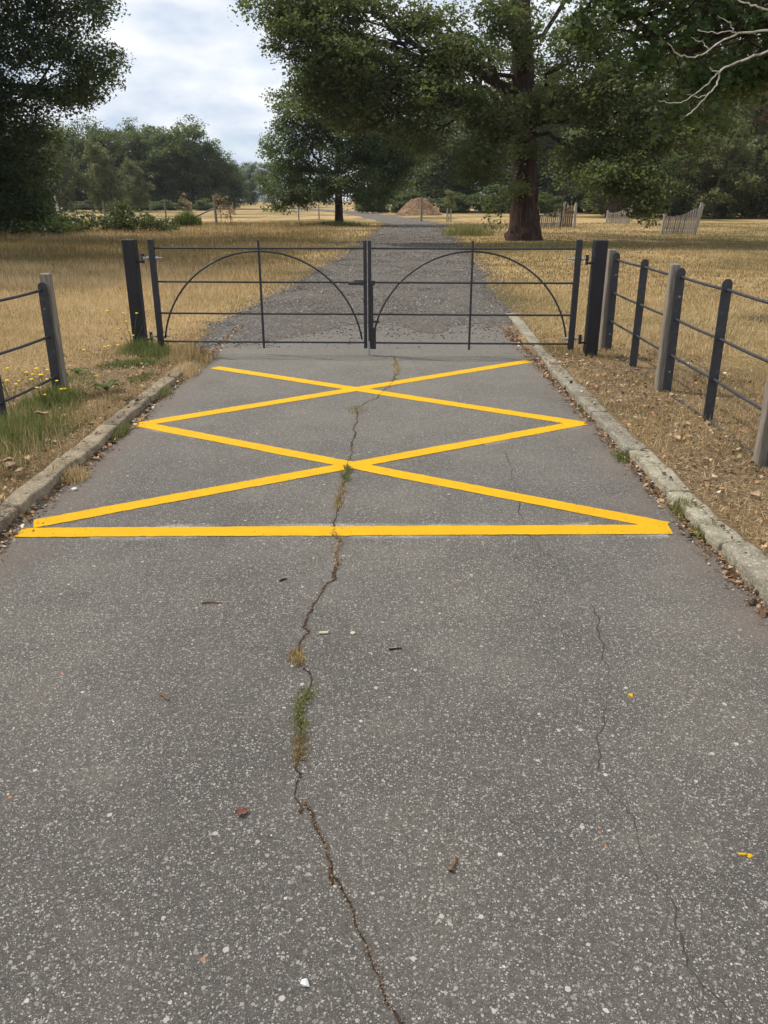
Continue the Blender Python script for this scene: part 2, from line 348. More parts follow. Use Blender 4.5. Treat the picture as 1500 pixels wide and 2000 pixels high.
M['dead_leaf'] = m_leaf('withered_leaves', [(0.0, (0.06, 0.035, 0.02)), (0.6, (0.15, 0.09, 0.05)), (1, (0.26, 0.17, 0.09))], 0.2, (0.3, 0.15, 0.05))
M['tan_seed'] = m_leaf('dry_seed_heads', [(0.0, (0.20, 0.12, 0.06)), (0.6, (0.36, 0.24, 0.13)), (1, (0.5, 0.37, 0.22))], 0.2, (0.4, 0.25, 0.1))
M['straw'] = m_leaf('straw_blades', [(0.0, (0.085, 0.085, 0.03)), (0.22, (0.17, 0.135, 0.058)), (0.45, (0.33, 0.24, 0.12)), (0.72, (0.60, 0.445, 0.235)), (1.0, (0.82, 0.67, 0.43))], 0.25, (0.6, 0.42, 0.18), 0.15, 0.7)
M['green_blade'] = m_leaf('green_blades', [(0.0, (0.045, 0.066, 0.020)), (0.45, (0.10, 0.128, 0.042)), (0.75, (0.20, 0.20, 0.08)), (1.0, (0.46, 0.37, 0.18))], 0.3, (0.25, 0.33, 0.06), 0.2, 0.6)
M['flower'] = m_simple('yellow_petals', [(0.3, (0.75, 0.48, 0.01)), (0.7, (0.88, 0.66, 0.02))], 60, 0.7, 0.3, 0.004)
M['stone_bits'] = m_bits('gravel_stones', [(0, (0.06, 0.054, 0.049)), (0.45, (0.13, 0.116, 0.104)), (0.72, (0.21, 0.186, 0.16)), (0.8, (0.23, 0.16, 0.10)), (0.92, (0.36, 0.32, 0.27)), (1, (0.58, 0.54, 0.48))])
M['litter'] = m_bits('leaf_litter', [(0, (0.07, 0.04, 0.025)), (0.35, (0.17, 0.10, 0.055)), (0.6, (0.30, 0.19, 0.10)), (0.8, (0.40, 0.22, 0.10)), (0.93, (0.48, 0.36, 0.22)), (1, (0.62, 0.55, 0.44))])
M['chips'] = m_bits('wood_chips', [(0, (0.15, 0.08, 0.045)), (0.4, (0.36, 0.23, 0.14)), (0.75, (0.48, 0.32, 0.20)), (1, (0.62, 0.46, 0.31))])
M['chip_core'] = m_simple('wood_chip_mass', [(0.3, (0.14, 0.075, 0.042)), (0.6, (0.36, 0.225, 0.135)), (0.8, (0.48, 0.32, 0.20))], 7, 0.95, 0.9, 0.08)
M['wood_piece'] = m_simple('bare_wood', [(0.3, (0.42, 0.33, 0.22)), (0.7, (0.62, 0.52, 0.38))], 40, 0.8, 0.4, 0.003)
M['white_stone'] = m_simple('white_stone', [(0.3, (0.55, 0.53, 0.50)), (0.7, (0.78, 0.77, 0.74))], 40, 0.7, 0.4, 0.003)
M['russet'] = m_simple('russet_leaf', [(0.3, (0.13, 0.050, 0.032)), (0.7, (0.25, 0.105, 0.07))], 40, 0.8, 0.5, 0.003)
M['tan_leaf'] = m_simple('tan_leaf', [(0.3, (0.30, 0.18, 0.10)), (0.7, (0.55, 0.40, 0.27))], 40, 0.8, 0.5, 0.003)
M['twig'] = m_simple('brown_twig', [(0.3, (0.10, 0.05, 0.03)), (0.7, (0.26, 0.14, 0.08))], 60, 0.9, 0.5, 0.003)
M['wire'] = m_simple('fence_wire', [(0.3, (0.15, 0.15, 0.15)), (0.7, (0.25, 0.25, 0.24))], 10, 0.6, 0.1, 0.001)

# ------------------------------------------------------------------ ground, drive, track
TRACK = np.array([(-0.35, 9.0, 1.95), (-0.25, 11.0, 2.1), (-0.05, 13.5, 2.05), (0.1, 16, 2.0), (0.5, 22, 2.0), (0.95, 31, 1.95), (1.5, 45, 1.9), (2.0, 55, 1.9),
                  (2.15, 61, 1.95), (1.7, 68, 2.0), (0.6, 78, 2.0), (-1.2, 92, 2.0), (-4.2, 112, 2.0), (-12, 150, 2.0), (-26, 205, 2.0)])
def track_line(n=260):
    s = np.linspace(0, len(TRACK) - 1, n); i = np.arange(len(TRACK))
    return np.stack([np.interp(s, i, TRACK[:, k]) for k in range(3)], 1)
_TL = track_line(900)
def in_track(x, y, grow=0.0):
    x = np.asarray(x); y = np.asarray(y)
    cx = np.interp(y, _TL[:, 1], _TL[:, 0]); hw = np.interp(y, _TL[:, 1], _TL[:, 2]) + 0.6 * ss(62, 100, y)
    return (np.abs(x - cx) < hw + grow) & (y > 9.0)
def in_drive(x, y, grow=0.0):
    return (np.asarray(x) > -2.09 - grow) & (np.asarray(x) < 1.765 + grow) & (np.asarray(y) < 12.0)
def gz(x, y):
    x = np.asarray(x, float); y = np.asarray(y, float)
    lump = (vnoise(x, y, 3.0, 1) - 0.5) * 0.03 + (vnoise(x, y, 0.7, 2) - 0.5) * 0.05
    near = 1 - ss(8.0, 11.5, y)
    right = (0.054 - 0.037 * ss(1.85, 2.5, x)) * near
    left = (0.052 - 0.02 * ss(2.3, 3.4, -x)) * near
    z = np.where(x > 0, right, left) + lump * ss(0.05, 0.6, np.where(x > 0, x - 1.74, -x - 2.05)) * 0.8
    z = z + np.where(y > 12, (vnoise(x, y, 0.12, 3) - 0.5) * 0.12 * ss(12, 40, y) * ss(2.5, 8, np.abs(x - 1)), 0)
    drv = (x > -1.99) & (x < 1.68) & (y < 12.6)
    cx = np.interp(y, _TL[:, 1], _TL[:, 0]); hw = np.interp(y, _TL[:, 1], _TL[:, 2])
    trk = (1 - ss(-0.35, 0.1, np.abs(x - cx) - hw)) * (y > 9)
    z = z * (1 - trk) - 0.045 * trk
    return np.where(drv, -0.05, z)
xs = np.unique(np.round(np.concatenate([np.arange(-5, 6, 0.08), np.arange(-14, 18, 0.5), np.arange(-60, 60, 4), np.linspace(-900, 900, 31), [-1.99, -2.0, 1.68, 1.69]]), 3))
ys = np.unique(np.round(np.concatenate([np.arange(0, 15, 0.1), np.arange(15, 60, 0.6), np.arange(60, 220, 4), np.linspace(220, 1500, 20), [-8, -4, -2, -1]]), 3))
gx, gy = np.meshgrid(xs, ys); V = np.stack([gx.ravel(), gy.ravel(), gz(gx.ravel(), gy.ravel())], 1)
nx, ny = len(xs), len(ys); ii = (np.arange(ny - 1)[:, None] * nx + np.arange(nx - 1)[None]).ravel()
field = obj('field', mesh_np('field', V, np.stack([ii, ii + 1, ii + nx + 1, ii + nx], 1), True), M['field'])
tag(field, kind='structure', label='dry straw coloured parkland ground on both sides of the drive')

xs = np.linspace(-2.01, 1.70, 60); ys = np.linspace(-3, 12.4, 150)
gx, gy = np.meshgrid(xs, ys); V = np.stack([gx.ravel(), gy.ravel(), np.zeros(gx.size)], 1)
V[:, 2] = -0.004 * ss(10.5, 12.4, V[:, 1])
nx, ny = len(xs), len(ys); ii = (np.arange(ny - 1)[:, None] * nx + np.arange(nx - 1)[None]).ravel()
drive = obj('drive', mesh_np('drive', V, np.stack([ii, ii + 1, ii + nx + 1, ii + nx], 1), True), M['tarmac'])
tag(drive, kind='structure', label='worn grey tarmac drive in front of the gate')

T = track_line(420); d = np.gradient(T[:, :2], axis=0); d /= np.linalg.norm(d, axis=1)[:, None]; nrm = np.stack([-d[:, 1], d[:, 0]], 1)
rows = []
K = 25
for k in range(K):
    t = (k / (K - 1)) * 2 - 1
    jit = (rng.random(len(T)) - 0.5) * 0.35 * (abs(t) > 0.99) + (vnoise(T[:, 1], T[:, 0] + k, 0.8, 9) - 0.5) * 0.35 * abs(t)
    p = T[:, :2] - nrm * (t * T[:, 2] + jit)[:, None]
    z = 0.014 + 0.02 * (vnoise(p[:, 0], p[:, 1], 2.0, 4) - 0.5) - 0.05 * max(0, abs(t) - 0.9) * 10 * 0.5
    z = np.where(T[:, 1] < 12.4, np.minimum(z, 0.014), z) + 0 * t
    ragged = ss(9.4, 12.4, T[:, 1] + (vnoise(p[:, 0], p[:, 1], 1.1, 11) - 0.5) * 1.2 + np.clip(-(p[:, 0] + 0.9), 0, 1.4) * 1.8)
    z = np.where(T[:, 1] < 13, -0.03 + (z + 0.03) * ss(0.35, 0.55, ragged), z)
    rows.append(np.stack([p[:, 0], p[:, 1], z], 1))
V = np.stack(rows, 1).reshape(-1, 3); n = len(T)
ii = (np.arange(n - 1)[:, None] * K + np.arange(K - 1)[None]).ravel()
track = obj('gravel_track', mesh_np('gravel_track', V, np.stack([ii, ii + 1, ii + K + 1, ii + K], 1), True), M['gravel'])
tag(track, kind='structure', label='grey brown gravel track running on behind the gate')

# loose stones of the track: tetrahedra
def bits(P, size, squash=0.6, seed=0):
    r = np.random.default_rng(seed); n = len(P)
    base = np.array([[1, 0, -0.3], [-0.5, 0.87, -0.3], [-0.5, -0.87, -0.3], [0, 0, 0.8]])
    a = r.random(n) * 6.283; s = np.asarray(size)[:, None, None]
    b = base[None] * (0.6 + 0.8 * r.random((n, 4, 1)))
    x = b[..., 0] * np.cos(a)[:, None] - b[..., 1] * np.sin(a)[:, None]; y = b[..., 0] * np.sin(a)[:, None] + b[..., 1] * np.cos(a)[:, None]
    V = np.stack([x, y, b[..., 2] * squash], -1) * s + P[:, None]
    F = np.array([[0, 1, 3], [1, 2, 3], [2, 0, 3], [0, 2, 1]])[None] + 4 * np.arange(n)[:, None, None]
    return V.reshape(-1, 3), F.reshape(-1, 3)
n = 62000
yy = 9.2 * (60 / 9.2) ** (rng.random(n)); cx = np.interp(yy, _TL[:, 1], _TL[:, 0]); hw = np.interp(yy, _TL[:, 1], _TL[:, 2])
xx = cx + (rng.random(n) * 2 - 1) * (hw + 0.25) + rng.normal(0, 0.12, n)
keep = rng.random(n) < 0.07 + ss(8.9, 12.0, yy + np.clip(-(xx + 0.9), 0, 1.3) * 1.8 + (vnoise(xx, yy, 1.5, 51) - 0.5) * 1.6) ** 1.5
xx, yy = xx[keep], yy[keep]; n = len(xx)
zz = np.where(yy < 12.2, 0.006, 0.016)
V, F = bits(np.stack([xx, yy, zz], 1), (0.006 + 0.013 * rng.random(n) ** 2.5) * (0.75 + yy / 36), 0.7, 3)
o = obj('loose_stones', mesh_np('loose_stones', V, F), M['stone_bits'], track); tag(o, kind='stuff')

# ------------------------------------------------------------------ painted zigzag
def strip(a, b, width, z, n=160, jag=0.0016, wfun=None):
    a = np.array(a, float); b = np.array(b, float); d = (b - a) / np.linalg.norm(b - a); nn = np.array([-d[1], d[0]])
    t = np.linspace(0, 1, n); p = a + (b - a) * t[:, None]
    h = width / 2 * (1 + 0.05 * (vnoise(t * 30, t * 0, 1, int(abs(a[0] * 100)) % 50) - 0.5))
    h1 = h + rng.normal(0, jag, n) + 0.006 * (vnoise(t * 14, t * 0, 1, 3) - 0.5); h2 = h + rng.normal(0, jag, n) + 0.006 * (vnoise(t * 14, t * 0 + 5, 1, 4) - 0.5)
    e = p + nn * h1[:, None]; f = p - nn * h2[:, None]
    e[0] += d * 0.03 * rng.random(); f[-1] -= d * 0.03 * rng.random()
    m = (e + f) / 2
    V = np.concatenate([np.c_[e, np.full(n, z)], np.c_[m, np.full(n, z + 0.0006)], np.c_[f, np.full(n, z)]])
    i = np.arange(n - 1)
    F = np.concatenate([np.stack([i + n, i + n + 1, i + 1, i], 1), np.stack([i + 2 * n, i + 2 * n + 1, i + n + 1, i + n], 1)])
    return V, F
LINES = [((-1.885, 3.772), (1.50, 3.812), 0.125, 'yellow stripe straight across the drive'),
         ((-1.865, 3.885), (1.525, 5.935), 0.125, 'yellow stripe'),
         ((1.49, 3.86), (-1.875, 5.905), 0.125, 'yellow stripe'),
         ((-1.885, 5.885), (1.555, 8.455), 0.135, 'yellow stripe'),
         ((1.53, 5.905), (-1.735, 8.11), 0.135, 'yellow stripe')]
for k, (a, b, wd, lb) in enumerate(LINES):
    V, F = strip(a, b, wd, 0.0022 + 0.0004 * (4 - k))
    obj('painted_line', mesh_np('painted_line', V, F), M['paint'], drive)
for (a, b, wd, off) in (((-1.5, 3.715), (1.46, 3.742), 0.085, 0.0), ((-1.2, 3.855), (1.1, 3.885), 0.07, 0), ((0.3, 4.52), (1.35, 3.90), 0.07, 0), ((-1.80, 5.79), (-0.6, 5.06), 0.09, 0), ((0.7, 5.35), (1.5, 5.83), 0.08, 0), ((-1.6, 4.0), (-0.5, 4.66), 0.06, 0)):
    V, F = strip(a, b, wd, 0.0012, 60, 0.006)
    n = 60; ti = np.concatenate([np.full(n, 0.15), np.full(n, 1.0), np.full(n, 0.1)])
    o = obj('bead_residue', mesh_np('bead_residue', V, F, tint=ti), M['residue'], drive)
# drips of paint
def blob(name, c, r, z, m, parent=None, sy=1.0, seed=0, n=14):
    rr = random.Random(seed); vs_ = [(c[0], c[1], z + 0.002)]
    for i in range(n):
        a = 2 * math.pi * i / n; q = r * (0.55 + 0.75 * rr.random())
        vs_.append((c[0] + q * math.cos(a), c[1] + q * sy * math.sin(a), z))
    me = bpy.data.meshes.new(name); me.from_pydata(vs_, [], [(0, 1 + i, 1 + (i + 1) % n) for i in range(n)]); me.update()
    return obj(name, me, m, parent)
blob('paint_drip', (0.856, 2.329), 0.010, 0.0016, M['paint'], drive, 1.1, 1); blob('paint_drip', (0.944, 1.611), 0.013, 0.0016, M['paint'], drive, 0.45, 4)
blob('paint_drip', (0.958, 1.604), 0.008, 0.0016, M['paint'], drive, 0.9, 5); blob('paint_drip', (-0.62, 4.52), 0.009, 0.0016, M['paint'], drive, 0.8, 6)

# ------------------------------------------------------------------ cracks
CR = [[(0.08, 8.75), (0.111, 8.6), (0.154, 7.92), (0.06, 7.3), (-0.05, 6.8), (-0.212, 6.44), (-0.215, 5.8), (-0.228, 5.2), (-0.246, 4.5), (-0.251, 3.92), (-0.232, 3.52), (-0.215, 3.35), (-0.25, 3.17), (-0.312, 2.95), (-0.31, 2.82), (-0.33, 2.70), (-0.315, 2.55), (-0.274, 2.42), (-0.285, 2.26), (-0.262, 2.10), (-0.25, 2.0), (-0.262, 1.9), (-0.235, 1.755)],
      [(-0.228, 1.80), (-0.195, 1.765), (-0.172, 1.70), (-0.15, 1.61), (-0.125, 1.50)], [(-0.135, 1.545), (-0.10, 1.51), (-0.075, 1.46), (-0.053, 1.33), (-0.006, 1.24), (0.02, 1.19), (0.05, 1.13), (0.08, 1.05)],
      [(0.84, 5.2), (0.80, 4.7), (0.747, 4.06), (0.735, 3.78), (0.824, 3.29), (0.892, 2.95), (0.87, 2.82), (0.85, 2.66), (0.80, 2.42), (0.74, 2.2), (0.67, 2.05), (0.64, 1.94)],
      [(0.63, 1.93), (0.65, 1.88), (0.696, 1.74), (0.685, 1.60), (0.70, 1.52), (0.704, 1.36), (0.692, 1.29), (0.721, 1.22), (0.718, 1.13), (0.74, 1.0)]]
CW = [0.0060, 0.0042, 0.0048, 0.0020, 0.0019]
CRACK_PTS = []
for k, (P, wd) in enumerate(zip(CR, CW)):
    P = np.array(P); s = np.r_[0, np.cumsum(np.linalg.norm(np.diff(P, axis=0), axis=1))]
    t = np.arange(0, s[-1], 0.012); p = np.stack([np.interp(t, s, P[:, 0]), np.interp(t, s, P[:, 1])], 1)
    p[:, 0] += (vnoise(t, t * 0, 14, k) - 0.5) * 0.035 + (vnoise(t, t * 0, 45, k + 3) - 0.5) * 0.012
    h = wd * (0.15 + 1.5 * vnoise(t, t * 0, 9, k + 7) ** 1.5) * (0.6 + 0.8 * rng.random(len(t)))
    if k >= 3: h *= np.clip(vnoise(t, t * 0, 3.2, k + 20) * 2.2 - 0.5, 0, 1)
    h = h + 0.0004
    V = np.concatenate([np.c_[p[:, 0] - h, p[:, 1], np.full(len(t), 0.0019)], np.c_[p[:, 0] + h, p[:, 1], np.full(len(t), 0.0019)]]); n = len(t); i = np.arange(n - 1)
    obj('crack', mesh_np('crack', V, np.stack([i, i + n, i + n + 1, i + 1], 1)), M['crack'] if k < 3 else M['hairline'], drive)
    CRACK_PTS.append(p)

# ------------------------------------------------------------------ kerbs
def kerb_mesh(ln, wd=0.2, ht=0.16, seed=0):
    bm = bmesh.new(); bmesh.ops.create_cube(bm, size=1.0)
    for v in bm.verts: v.co = Vector((v.co.x * wd, v.co.y * ln, v.co.z * ht))
    bmesh.ops.bevel(bm, geom=[e for e in bm.edges], offset=0.014, segments=2, profile=0.5, affect='EDGES')
    ed = [e for e in bm.edges if abs((e.verts[0].co - e.verts[1].co).y) > ln * 0.5]
    bmesh.ops.subdivide_edges(bm, edges=ed, cuts=11, use_grid_fill=True)
    ed = [e for e in bm.edges if abs((e.verts[0].co - e.verts[1].co).x) > wd * 0.5]
    bmesh.ops.subdivide_edges(bm, edges=ed, cuts=3, use_grid_fill=True)
    for v in bm.verts:
        q = v.co * 7 + Vector((seed * 3.1, seed * 1.7, 0)); k = 0.013
        v.co += Vector((mnoise.noise(q), mnoise.noise(q + Vector((9, 0, 0))), mnoise.noise(q + Vector((0, 9, 0))))) * k
        e = abs(v.co.y) / (ln / 2)
        if e > 0.9: v.co.z -= 0.012 * (e - 0.9) * 10 * abs(mnoise.noise(q * 1.7))
    me = bpy.data.meshes.new('kerb_stone'); bm.to_mesh(me); bm.free()
    me.polygons.foreach_set('use_smooth', np.ones(len(me.polygons), bool)); me.update()
    return me
def kerb(name, lab, joints, fx, tops, wfun=0.2, mm=None):
    root = bpy.data.objects.new(name, None); col.objects.link(root); tag(root, kind='structure', label=lab)
    for k in range(len(joints) - 1):
        y0, y1 = joints[k], joints[k + 1]; ln = abs(y1 - y0) - random.uniform(0.014, 0.034)
        o = obj('kerb_stone', kerb_mesh(ln, wfun * (0.97 + 0.06 * random.random()), 0.17, k + len(name)), mm or M['kerb'], root)
        yc = (y0 + y1) / 2
        o.location = (fx(yc) + random.uniform(-0.014, 0.014), yc, tops(yc) - 0.085 + random.uniform(-0.012, 0.008))
        o.rotation_euler = (random.uniform(-0.012, 0.012), random.uniform(-0.03, 0.03), math.atan2(-(fx(y1) - fx(y0)), y1 - y0) + random.uniform(-0.008, 0.008))
    return root
kerb('kerb_right', 'weathered pale concrete kerb along the estate fence with three bays', [0.6, 1.6, 2.55, 3.5, 4.25, 5.06, 6.06, 7.06, 7.95, 9.05, 10.1, 11.15, 12.2], lambda y: float(np.interp(y, [0, 6, 9, 12], [1.69, 1.69, 1.745, 1.90])), lambda y: float(np.interp(y, [0, 6, 9, 12], [0.073, 0.067, 0.056, 0.034])), 0.135)
kerb('kerb_left', 'low mossy kerb half buried beside the yellow flowers', [1.0, 2.05, 3.05, 4.0, 4.85, 5.65, 6.55, 7.4, 8.25], lambda y: float(np.interp(y, [0, 4, 8, 9], [-2.025, -2.02, -2.01, -1.99])), lambda y: float(np.interp(y, [0, 5, 7, 8.3], [0.082, 0.078, 0.070, 0.050])), 0.13, M['kerb_mossy'])

# ------------------------------------------------------------------ gate
def post_black(x, y, lab, side):
    root = empty('gate_post', (x, y, 0), lab, 'gate post', 'square black gate posts')
    mb = MB(); mb.box((0, 0, 0.56), (0.132, 0.132, 1.30), ch=0.006); mb.build('post_shaft', M['black_wood'], root)
    for z in (1.0, 0.175):
        mb = MB(); mb.tube([(side * 0.05, 0, z - 0.02), (side * 0.118, 0, z - 0.02), (side * 0.132, 0, z - 0.012)], 0.012, 8)
        mb.tube([(side * 0.125, 0, z - 0.035), (side * 0.125, 0, z + 0.055)], [0.015, 0.014], 8)
        mb.tube([(side * 0.125, 0, z + 0.05), (side * 0.125, 0, z + 0.062)], 0.02, 6)
        mb.build('hinge_pin', M['black'], root)
    return root
post_black(-2.705, 8.9, 'black square gate post with grass and yellow flowers round its foot', 1)
post_black(2.25, 8.7, 'black square gate post between the gate and the railed fence with three bays', -1)

def leaf_gate(xh, yh, xm, ym, side, lab):
    """hinge end (xh,yh), meeting end (xm,ym); local x runs hinge -> meeting"""
    L_ = math.hypot(xm - xh, ym - yh); ang = math.atan2(ym - yh, xm - xh)
    root = empty('field_gate', (xh, yh, 0), lab, 'gate', 'leaves of the arched double gate', ang)
    sg = 1 if side > 0 else -1
    def P(name, fn, mat=M['black'], parent=root, smooth=False):
        mb = MB(); fn(mb); return mb.build(name, mat, parent, smooth)
    P('hinge_stile', lambda m: m.box((0, 0, 0.645), (0.062, 0.045, 1.135), ch=0.004))
    P('meeting_stile', lambda m: m.box((L_ - 0.019, 0, 0.638), (0.036, 0.036, 1.125), ch=0.003))
    for z, r in ((1.122, 0.0105), (0.776, 0.0105), (0.443, 0.0105), (0.137, 0.0105)):
        P('rail', lambda m: m.tube([(0.02, 0, z), (L_ * 0.5, 0, z - 0.002), (L_ - 0.03, 0, z)], r, 8, False), smooth=True)
    xc = L_ * 0.5
    P('upright', lambda m: m.box((xc, 0.004, 0.635), (0.022, 0.026, 1.135), ch=0.002))
    Rr = xc - 0.045; zc = 1.092 - Rr * 0.985
    th = np.linspace(R(9), R(171), 44)
    P('arch', lambda m: m.tube([(xc - Rr * math.cos(t), -0.016, zc + Rr * 0.985 * math.sin(t)) for t in th], 0.010, 8), smooth=True)
    for z in (1.02, 0.195):
        e = P('eye_bolt', lambda m: (m.tube([(-0.10, 0, z), (0.105, 0, z)], 0.009, 8), m.tube([(-0.098, 0, z - 0.017), (-0.098, 0, z + 0.017)], 0.018, 8)), M['zinc'])
        for a_, b_ in ((0.036, 0.062), (-0.06, -0.036)): P('bolt_nut', lambda m: m.tube([(a_, 0, z), (b_, 0, z)], 0.019, 6), M['zinc'], e)
    return root, L_, P
g1, L1, P1 = leaf_gate(-2.478, 8.9, -0.182, 8.81, 1, 'black arched gate leaf hung on the post with yellow flowers at its foot')
P1('latch', lambda m: (m.box((L1 - 0.115, -0.03, 0.765), (0.165, 0.03, 0.026), ch=0.002), m.box((L1 - 0.085, -0.03, 0.795), (0.10, 0.02, 0.012))))
g2, L2, P2 = leaf_gate(2.036, 8.72, -0.172, 8.805, -1, 'black arched gate leaf with the long drop bolt at its meeting end')
P2('latch_keep', lambda m: m.box((L2 - 0.05, 0.035, 0.775), (0.055, 0.035, 0.045), ch=0.002))
P2('guard_plate', lambda m: m.box((L2 - 0.058, 0.03, 0.19), (0.055, 0.012, 0.235), ch=0.002))
P2('drop_bolt', lambda m: (m.tube([(L2 - 0.048, 0.045, 0.76), (L2 - 0.048, 0.045, 0.12)], 0.011, 8), m.box((L2 - 0.085, 0.05, 0.37), (0.075, 0.02, 0.022))))
P2('bolt_tip', lambda m: m.tube([(L2 - 0.012, 0.032, 0.16), (L2 - 0.012, 0.032, -0.012)], 0.0105, 8), M['zinc'])
P2('socket_plate', lambda m: m.box((L2 - 0.012, 0.032, 0.004), (0.07, 0.045, 0.006)), M['zinc'])

# ------------------------------------------------------------------ estate fences
def bar_mesh(h, wd=0.074, th=0.011):
    pts = [(-wd / 2, -0.18)] + [(-wd / 2, h - wd / 2)] + [(wd / 2 * math.cos(a), h - wd / 2 + wd / 2 * math.sin(a)) for a in np.linspace(math.pi, 0, 9)[1:-1]] + [(wd / 2, h - wd / 2), (wd / 2, -0.18)]
    n = len(pts); V = [(x, -th / 2, z) for x, z in pts] + [(x, th / 2, z) for x, z in pts]
    F = [tuple(range(n)), tuple(range(2 * n - 1, n - 1, -1))] + [(i, i + n, (i + 1) % n + n, (i + 1) % n) for i in range(n)]
    me = bpy.data.meshes.new('flat_bar'); me.from_pydata(V, [], F); me.update(); return me
def wood_post_mesh(h, wd=0.10, seed=0):
    bm = bmesh.new(); bmesh.ops.create_cube(bm, size=1.0)
    for v in bm.verts: v.co = Vector((v.co.x * wd, v.co.y * wd, (v.co.z + 0.5) * (h + 0.25) - 0.25))
    bmesh.ops.bevel(bm, geom=bm.edges[:], offset=0.006, segments=1, affect='EDGES')
    ed = [e for e in bm.edges if abs((e.verts[0].co - e.verts[1].co).z) > h * 0.5]
    bmesh.ops.subdivide_edges(bm, edges=ed, cuts=8, use_grid_fill=True)
    for v in bm.verts:
        q = Vector((v.co.x * 20 + seed * 5, v.co.y * 20, v.co.z * 3)); v.co.x += mnoise.noise(q) * 0.004; v.co.y += mnoise.noise(q + Vector((7, 3, 1))) * 0.004
        if v.co.z > h - 0.05: v.co.z += mnoise.noise(q * 2) * 0.006
    me = bpy.data.meshes.new('timber_post'); bm.to_mesh(me); bm.free(); me.update(); return me
def estate_fence(lab, posts, zoff, rails, tall, wood_dx, hb):
    root = empty('rail_fence', (posts[0][0], posts[0][1], 0), lab, 'fence', 'estate rail fences beside the drive')
    bx0, by0 = posts[0][:2]
    bm_ = bar_mesh(hb)
    for k, (x, y, wd) in enumerate(posts):
        o = obj('flat_bar', bm_, M['fence_iron'], root); o.location = (x - bx0, y - by0, zoff); o.rotation_euler = (random.uniform(-0.012, 0.012), random.uniform(-0.012, 0.012), 0)
        if wd:
            p = obj('timber_post', wood_post_mesh(tall, 0.08, k), M['wood'], root); p.location = (x - bx0 + wood_dx, y - by0 + 0.062, zoff); p.rotation_euler = (0, 0, random.uniform(-0.05, 0.05))
            for z in (hb * 0.78, hb * 0.18):
                mb = MB(); mb.tube([(x - bx0, y - by0 - 0.004, z + zoff), (x - bx0, y - by0 - 0.016, z + zoff)], [0.011, 0.006], 8)
                mb.build('bolt_head', M['zinc'], root)
    for z in rails:
        P = [(x - bx0, y - by0, z + zoff + random.uniform(-0.004, 0.004)) for x, y, _ in posts]
        mb = MB(); P2_ = []
        for a, b in zip(P[:-1], P[1:]):
            for t in (0, 0.25, 0.5, 0.75): P2_.append([a[i] * (1 - t) + b[i] * t - (0.005 * math.sin(math.pi * t) if i == 2 else 0) for i in range(3)])
        P2_.append(P[-1]); mb.tube(P2_, 0.0115, 8); mb.build('rail', M['fence_iron'], root, True)
        for p in P:
            mb = MB(); mb.tube([(p[0], p[1] - 0.016, p[2]), (p[0], p[1] - 0.006, p[2])], [0.013, 0.019], 8); mb.build('collar', M['fence_iron'], root)
    return root
estate_fence('railed black estate fence of round bars beside the pale clean kerb', [(2.54, 9.05, 1), (2.522, 8.03, 0), (2.51, 6.95, 1), (2.493, 5.95, 0), (2.455, 4.78, 1), (2.44, 3.7, 0), (2.42, 2.6, 1)], 0.0, (0.99, 0.64, 0.335, 0.022), 1.095, -0.045, 1.068)
estate_fence('short run of black estate fence with green grass and yellow flowers at its foot', [(-2.795, 6.70, 1), (-2.85, 5.78, 0), (-2.90, 4.7, 1), (-2.95, 3.6, 0)], 0.02, (0.89, 0.52, 0.175), 1.02, 0.022, 0.955)

# ------------------------------------------------------------------ trees
def limb_path(a, b, sag, n=7, wig=0.1, r=None):
    a = np.array(a, float); b = np.array(b, float); t = np.linspace(0, 1, n)[:, None]
    L_ = np.linalg.norm(b - a); r = r or rng
    p = a + (b - a) * t; p[:, 2] += (np.sin(np.pi * t[:, 0]) * sag * L_)
    p[1:-1] += r.normal(0, wig * L_ / n, (n - 2, 3)); return p
def leaf_soup(C, cr_, per, size, tint_c, seed, flat=0.6, up=0.5, droop=0.0):
    """C clump centres (n,3); cr_ clump radii; returns verts, quads, tint"""
    r = np.random.default_rng(seed); n = len(C) * per
    ci = np.repeat(np.arange(len(C)), per)
    off = r.normal(0, 1, (n, 3)); off /= np.maximum(1, np.linalg.norm(off, axis=1)[:, None] / 1.9)
    off *= np.array([1, 1, flat]) * cr_[ci][:, None] * 0.55
    off[:, 2] -= droop * (off[:, 0] ** 2 + off[:, 1] ** 2)
    p = C[ci] + off
    nz = r.normal(0, 1, (n, 3)); nz[:, 2] = np.abs(nz[:, 2]) + up; nz /= np.linalg.norm(nz, axis=1)[:, None]
    d = r.normal(0, 1, (n, 3)); d -= nz * (d * nz).sum(1)[:, None]; d /= np.linalg.norm(d, axis=1)[:, None]
    s = np.cross(nz, d); ln = size * (0.6 + 0.8 * r.random(n))[:, None]; wd = ln * (0.28 + 0.14 * r.random(n)[:, None])
    v0 = p - d * ln * 0.5; v2 = p + d * ln * 0.5 - nz * ln * 0.08
    m = p + d * ln * 0.06
    v1 = m + s * wd + nz * ln * 0.10; v3 = m - s * wd + nz * ln * 0.10
    V = np.stack([v0, v1, v2, v3], 1).reshape(-1, 3); F = (np.arange(n)[:, None] * 4 + np.arange(4)[None])
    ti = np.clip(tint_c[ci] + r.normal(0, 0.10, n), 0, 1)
    return V, F, np.repeat(ti, 4)
